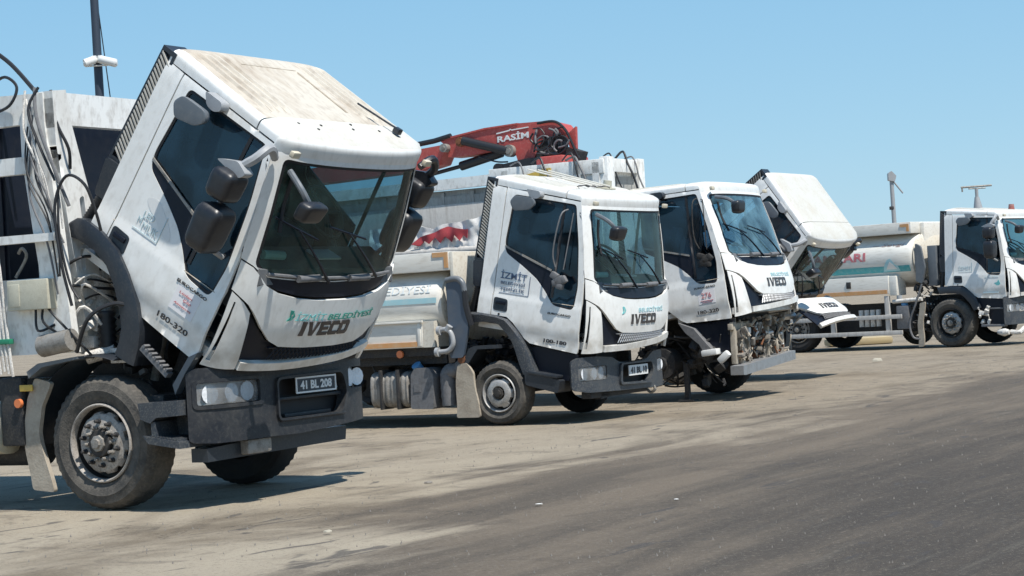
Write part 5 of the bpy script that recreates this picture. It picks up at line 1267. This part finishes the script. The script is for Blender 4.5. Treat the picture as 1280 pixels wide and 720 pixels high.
part('gearbox_filler', 'gb5', lambda: B().box(-1.0, .9, -.3, .3, .45, 1.1, .05).box(-5, -1.2, -.42, .9, .35, .80).done('gearbox_filler'), 'steel_dark', T5)  # includes a long dark filler, added to hide bright ground below the frame

# ------------------------------------------------------------------ crane truck behind (boom and load body)
T6 = thing('crane_frame', 'x', 'x', (0, 29.5, 0), -.53)   # working frame of the rear of truck 3, dissolved below
def dump():
    b = B()
    b.box(-5, .62, -1.16, 1.1, 2.68, 3.08, .01)
    b.prism([(-5, 3.0), (.62, 3.13), (.62, 3.24), (-5, 3.17)], 'y', -1.24, -1.1)
    for i in range(10): b.box(-4.4+i*.5, -4.34+i*.5, -1.20, -1.16, 2.66, 3.05)
    b.box(-5, .62, -1.19, -1.10, 2.88, 3.0, .01); return b.done('load_body')
ld = part('load_body', 'dump', dump, 'body_grey', T6)
part('side_board', 'sb6', lambda: B().box(-5, .62, -1.22, -1.08, 2.2, 2.88, .01).done('side_board'), 'body_lower', ld)
part('top_rail', 'tr6', lambda: B().prism([(-5, 3.03), (.62, 3.10), (.62, 3.25), (-5, 3.19)], 'y', -1.27, -1.20).done('top_rail'), 'body_white', ld)
def tarp_f(y0, d, seed):
    def f():
        def fm(x, z):
            return Vector((x, y0+.05*noise.noise(Vector((x*5, z*6, seed)))+.02*noise.noise(Vector((x*16, z*13, seed)))+.02*math.sin(x*24+3*z), z))
        return panel([(-1.6, 2.30), (.55, 2.22), (.5, 2.45), (.40, 2.70), (.2, 2.64), (0, 2.62), (-.3, 2.6), (-.5, 2.54), (-.8, 2.63), (-1.6, 2.60)], (), .035, fm, .01, name='tarp', angle=60)
    return f
part('tarpaulin', 'tp6', tarp_f(-1.30, 0, 2.), 'tarp', T6, 'crumpled dirty white tarpaulin')
def rt():
    def fm(x, z): return Vector((x, -1.355+.03*noise.noise(Vector((x*6, z*6, 9.)))+.012*math.sin(x*24), z))
    return panel([(-.84, 2.34), (-.70, 2.44), (-.52, 2.47), (-.22, 2.56), (.05, 2.50), (.12, 2.50), (.10, 2.37), (.03, 2.42), (-.02, 2.34), (-.1, 2.43), (-.16, 2.33), (-.26, 2.42), (-.34, 2.33), (-.44, 2.42), (-.54, 2.33), (-.62, 2.38), (-.70, 2.31)], (), .03, fm, .008, name='red_cloth', angle=60)
part('red_cloth', 'rc6', rt, 'red_tarp', T6)
part('roller', 'rl6', lambda: B().cyl((-1.5, -1.30, 2.22), (.5, -1.30, 2.20), .06, 12).done('roller'), 'body_lower', T6)
part('chassis_frame', 'cf6', lambda: B().box(-5, .6, -.9, .9, .7, 1.2).box(-5, .6, -1.1, 1.1, 1.2, 2.3).done('chassis_frame'), 'body_grey', T6)
add_wheel(T6, -1.6, -1.1)
part('crane_base', 'cb6', lambda: B().box(.75, 1.2, -.4, .4, 1.2, 3.5, .04).done('crane_base'), 'red_paint', T6)
OB = [(-.97, 3.66), (-.95, 3.80), (-1.11, 3.93), (-.30, 4.03), (.27, 4.055), (.76, 4.045), (.97, 3.98), (1.07, 3.84), (.86, 3.80), (.71, 3.82), (.62, 3.70), (.50, 3.49), (.24, 3.49), (.19, 3.66), (.05, 3.70), (-.5, 3.66)]
bo = part('boom', 'bm6', lambda: B().prism(roundpoly(OB, .02), 'y', -.02, .34).done('boom'), 'red_paint', T6)
lettering('lettering', 'RASİM', (-.09, .45, 3.805, 3.925), lambda u, v, e: Vector((u, -.024-e, v+.05*u+.0)), 'plate_white', bo, bold=.03)
part('stripe', 'bs6', lambda: B().prism([(-.10, 3.925), (.13, 3.955), (.14, 3.975), (.16, 3.958), (.45, 3.975), (.45, 3.99), (.16, 3.975), (.14, 3.99), (.12, 3.972), (-.10, 3.945)], 'y', -.03, -.018).done('stripe'), 'plate_white', bo)
part('boom_rib', 'br6', lambda: B().prism([(-1.1, 3.915), (-.3, 4.015), (.27, 4.04), (.27, 4.06), (-.3, 4.04), (-1.1, 3.945)], 'y', -.04, .36).done('boom_rib'), 'red_paint', bo)
part('outer_boom', 'obm6', lambda: B().prism(roundpoly([(-3.5, 3.45), (-3.5, 3.70), (-1.46, 3.82), (-1.0, 3.85), (-.93, 3.79), (-1.02, 3.70), (-1.10, 3.56), (-1.44, 3.50)], .02), 'y', -.10, .26).done('outer_boom'), 'red_paint', T6)
def pin(x, z, r, y=-.13): return lambda: B().cyl((x, y, z), (x, y+.12, z), r, 14).cyl((x, y-.02, z), (x, y+.12, z), r*.5, 12).done('pivot_pin')
part('pivot_pin', 'pn1', pin(-.98, 3.80, .065), 'steel_dusty', T6); part('pivot_pin', 'pn2', pin(-.72, 3.87, .07, -.08), 'rust', T6); part('pivot_pin', 'pn3', pin(.13, 3.66, .09, -.1), 'steel_dusty', T6)
part('lift_ram', 'lr6', lambda: B().cyl((-.66, -.07, 3.88), (.10, -.07, 3.66), .065, 14).done('lift_ram'), 'hose', T6)
part('lift_ram', 'lr7', lambda: B().cyl((-.82, .1, 3.52), (-.1, .1, 3.66), .07, 14).cyl((-1.5, .1, 3.42), (-.82, .1, 3.52), .03, 10).done('lift_ram'), 'hose', T6)
part('hose_guide', 'hg6', lambda: B().tube([(-1.6, 0, 3.90), (-1.2, -.02, 3.93), (-.9, -.02, 3.98)], .04, 8).done('hose_guide'), 'hose', T6)
part('boom_foot', 'bf6', lambda: B().prism(roundpoly([(-.10, 3.34), (-.07, 3.46), (.40, 3.52), (1.0, 3.52), (1.0, 3.38), (.4, 3.36)], .03), 'y', -.1, .3).cyl((-.06, -.12, 3.41), (-.06, .3, 3.41), .08, 14).done('boom_foot'), 'hose', T6)
part('boom_tip', 'bt6', lambda: B().prism([(1.05, 3.80), (1.22, 3.92), (1.21, 3.60), (1.12, 3.58)], 'y', .0, .06).done('boom_tip'), 'red_paint', T6)
part('slew_bracket', 'sb7', lambda: B().prism([(.95, 3.45), (1.25, 3.42), (1.30, 3.55), (1.05, 3.64), (.92, 3.62)], 'y', -.06, .2).prism([(.45, 3.50), (.95, 3.48), (.90, 3.80), (.62, 3.80)], 'y', .0, .3).done('slew_bracket'), 'steel_dark', T6)
for i in range(16):
    r_ = random.Random(100+i); cx, cz = .80+r_.uniform(-.2, .25), 3.72+r_.uniform(-.12, .14); R_ = r_.uniform(.07, .17); a0 = r_.uniform(0, 6); el = r_.uniform(.5, 1.2)
    hose('hose', [(cx+R_*math.cos(a0+k*.9), -.08-.02*(i % 4), cz+R_*math.sin(a0+k*.9+.2*r_.random())*el) for k in range(r_.choice((3, 4, 5)))], r_.uniform(.010, .018), 'hose' if i % 3 else 'hose_grey', T6)
hose('hose', [(.62, -.05, 4.02), (.9, -.05, 4.02), (1.08, -.05, 3.88), (1.20, -.05, 3.62), (1.28, -.05, 3.45)], .02, 'hose', T6)
hose('hose', [(.60, -.05, 3.93), (.6, -.1, 3.75), (.7, -.1, 3.58), (.95, -.1, 3.55)], .018, 'hose_grey', T6)
hose('hose', [(-.4, -.08, 3.62), (-.1, -.08, 3.52), (.1, -.08, 3.5)], .012, 'hose', T6)

bpy.context.view_layer.update()
REL = T3.matrix_world.inverted() @ T6.matrix_world
for ch in list(T6.children):
    ml = ch.matrix_local.copy(); ch.parent = T3; ch.matrix_parent_inverse = Matrix(); ch.matrix_local = REL @ ml
bpy.data.objects.remove(T6)
# ------------------------------------------------------------------ poles and far things
def leanpole(name, label, cat, loc, lean): 
    t = thing(name, label, cat, loc); t.rotation_euler = (0, lean, 0); return t
P1 = leanpole('camera_pole', 'dark steel pole with two white surveillance cameras behind the nearest truck', 'pole', (-5.22, 26, 0), 0)
part('pole', 'po1', lambda: B().cyl((0, 0, 0), (-.01, 0, 6.5), .075, 12, .05).done('pole'), 'pole_steel', P1)
part('stay_cable', 'po2', lambda: B().cyl((.16, 0, 4.0), (.03, 0, 5.6), .008, 5).cyl((-.06, 0, 3.9), (-.06, 0, 6.4), .006, 5).done('stay_cable'), 'hose', P1)
def cctv(s):
    def f():
        b = B(); b.tube([(s*.04, -.10, 4.87), (s*.06, -.12, 4.875), (s*.26, -.18, 4.83-.02*(s > 0)), (s*.28, -.18, 4.83-.02*(s > 0))], [.04, .055, .055, .035], 12); b.box(-.03+s*.05, .03+s*.05, -.14, 0, 4.86, 4.93, .01); return b.done('surveillance_camera')
    return f
part('surveillance_camera', 'cc1', cctv(-.55), 'cctv_white', P1); part('surveillance_camera', 'cc2', cctv(1.), 'cctv_white', P1)
part('camera_bracket', 'cc3', lambda: B().box(-.12, .12, -.10, -.06, 4.84, 4.90, .01).cyl((-.14, -.1, 4.8), (.14, -.1, 4.80), .01, 6).done('camera_bracket'), 'cctv_white', P1)
P2 = thing('floodlight_pole', 'thin grey mast with a bracket and floodlight rising behind the green striped tanker', 'pole', (13.56, 70, 0))
part('pole', 'fp2', lambda: B().cyl((0, 0, 0), (-.04, 0, 5.1), .10, 10, .07).done('pole'), 'steel_pale', P2)
part('floodlight', 'fl66', lambda: B().prism(roundpoly([(-.16, 5.05), (.06, 5.0), (.12, 5.2), (-.04, 5.38), (-.16, 5.3)], .03), 'y', -.12, .12).cyl((.0, 0, 5.05), (.34, 0, 4.58), .03, 8).done('floodlight'), 'steel_pale', P2)
part('junction_box', 'jb2', lambda: B().box(-.16, -.02, -.08, .08, 4.02, 4.14, .02).done('junction_box'), 'steel_dark', P2)
P3 = thing('roof_antenna', 'grey mast with a crossarm antenna behind the cab at the right edge', 'antenna', (16.5, 70, 0))
part('mast', 'an1', lambda: B().cyl((0, 0, 0), (-.02, 0, 4.62), .06, 8).cyl((-.0, 0, 3.9), (-.02, 0, 4.3), .16, 10, .08).done('mast'), 'steel_pale', P3)
part('crossarm', 'an2', lambda: B().cyl((-.56, 0, 4.66), (.52, 0, 4.68), .035, 8).cyl((-.52, 0, 4.5), (-.52, 0, 4.68), .03, 6).cyl((-.3, 0, 4.6), (.3, 0, 4.60), .025, 6).done('crossarm'), 'steel_dusty', P3)
# yellowish kerb seen below the chassis of the green striped tanker
kb = link('kerb', B().box(7.4, 8.9, 47.0, 47.9, 0, .17, .06).done('kerb'), 'kerb_yellow'); kb['kind'] = 'structure'
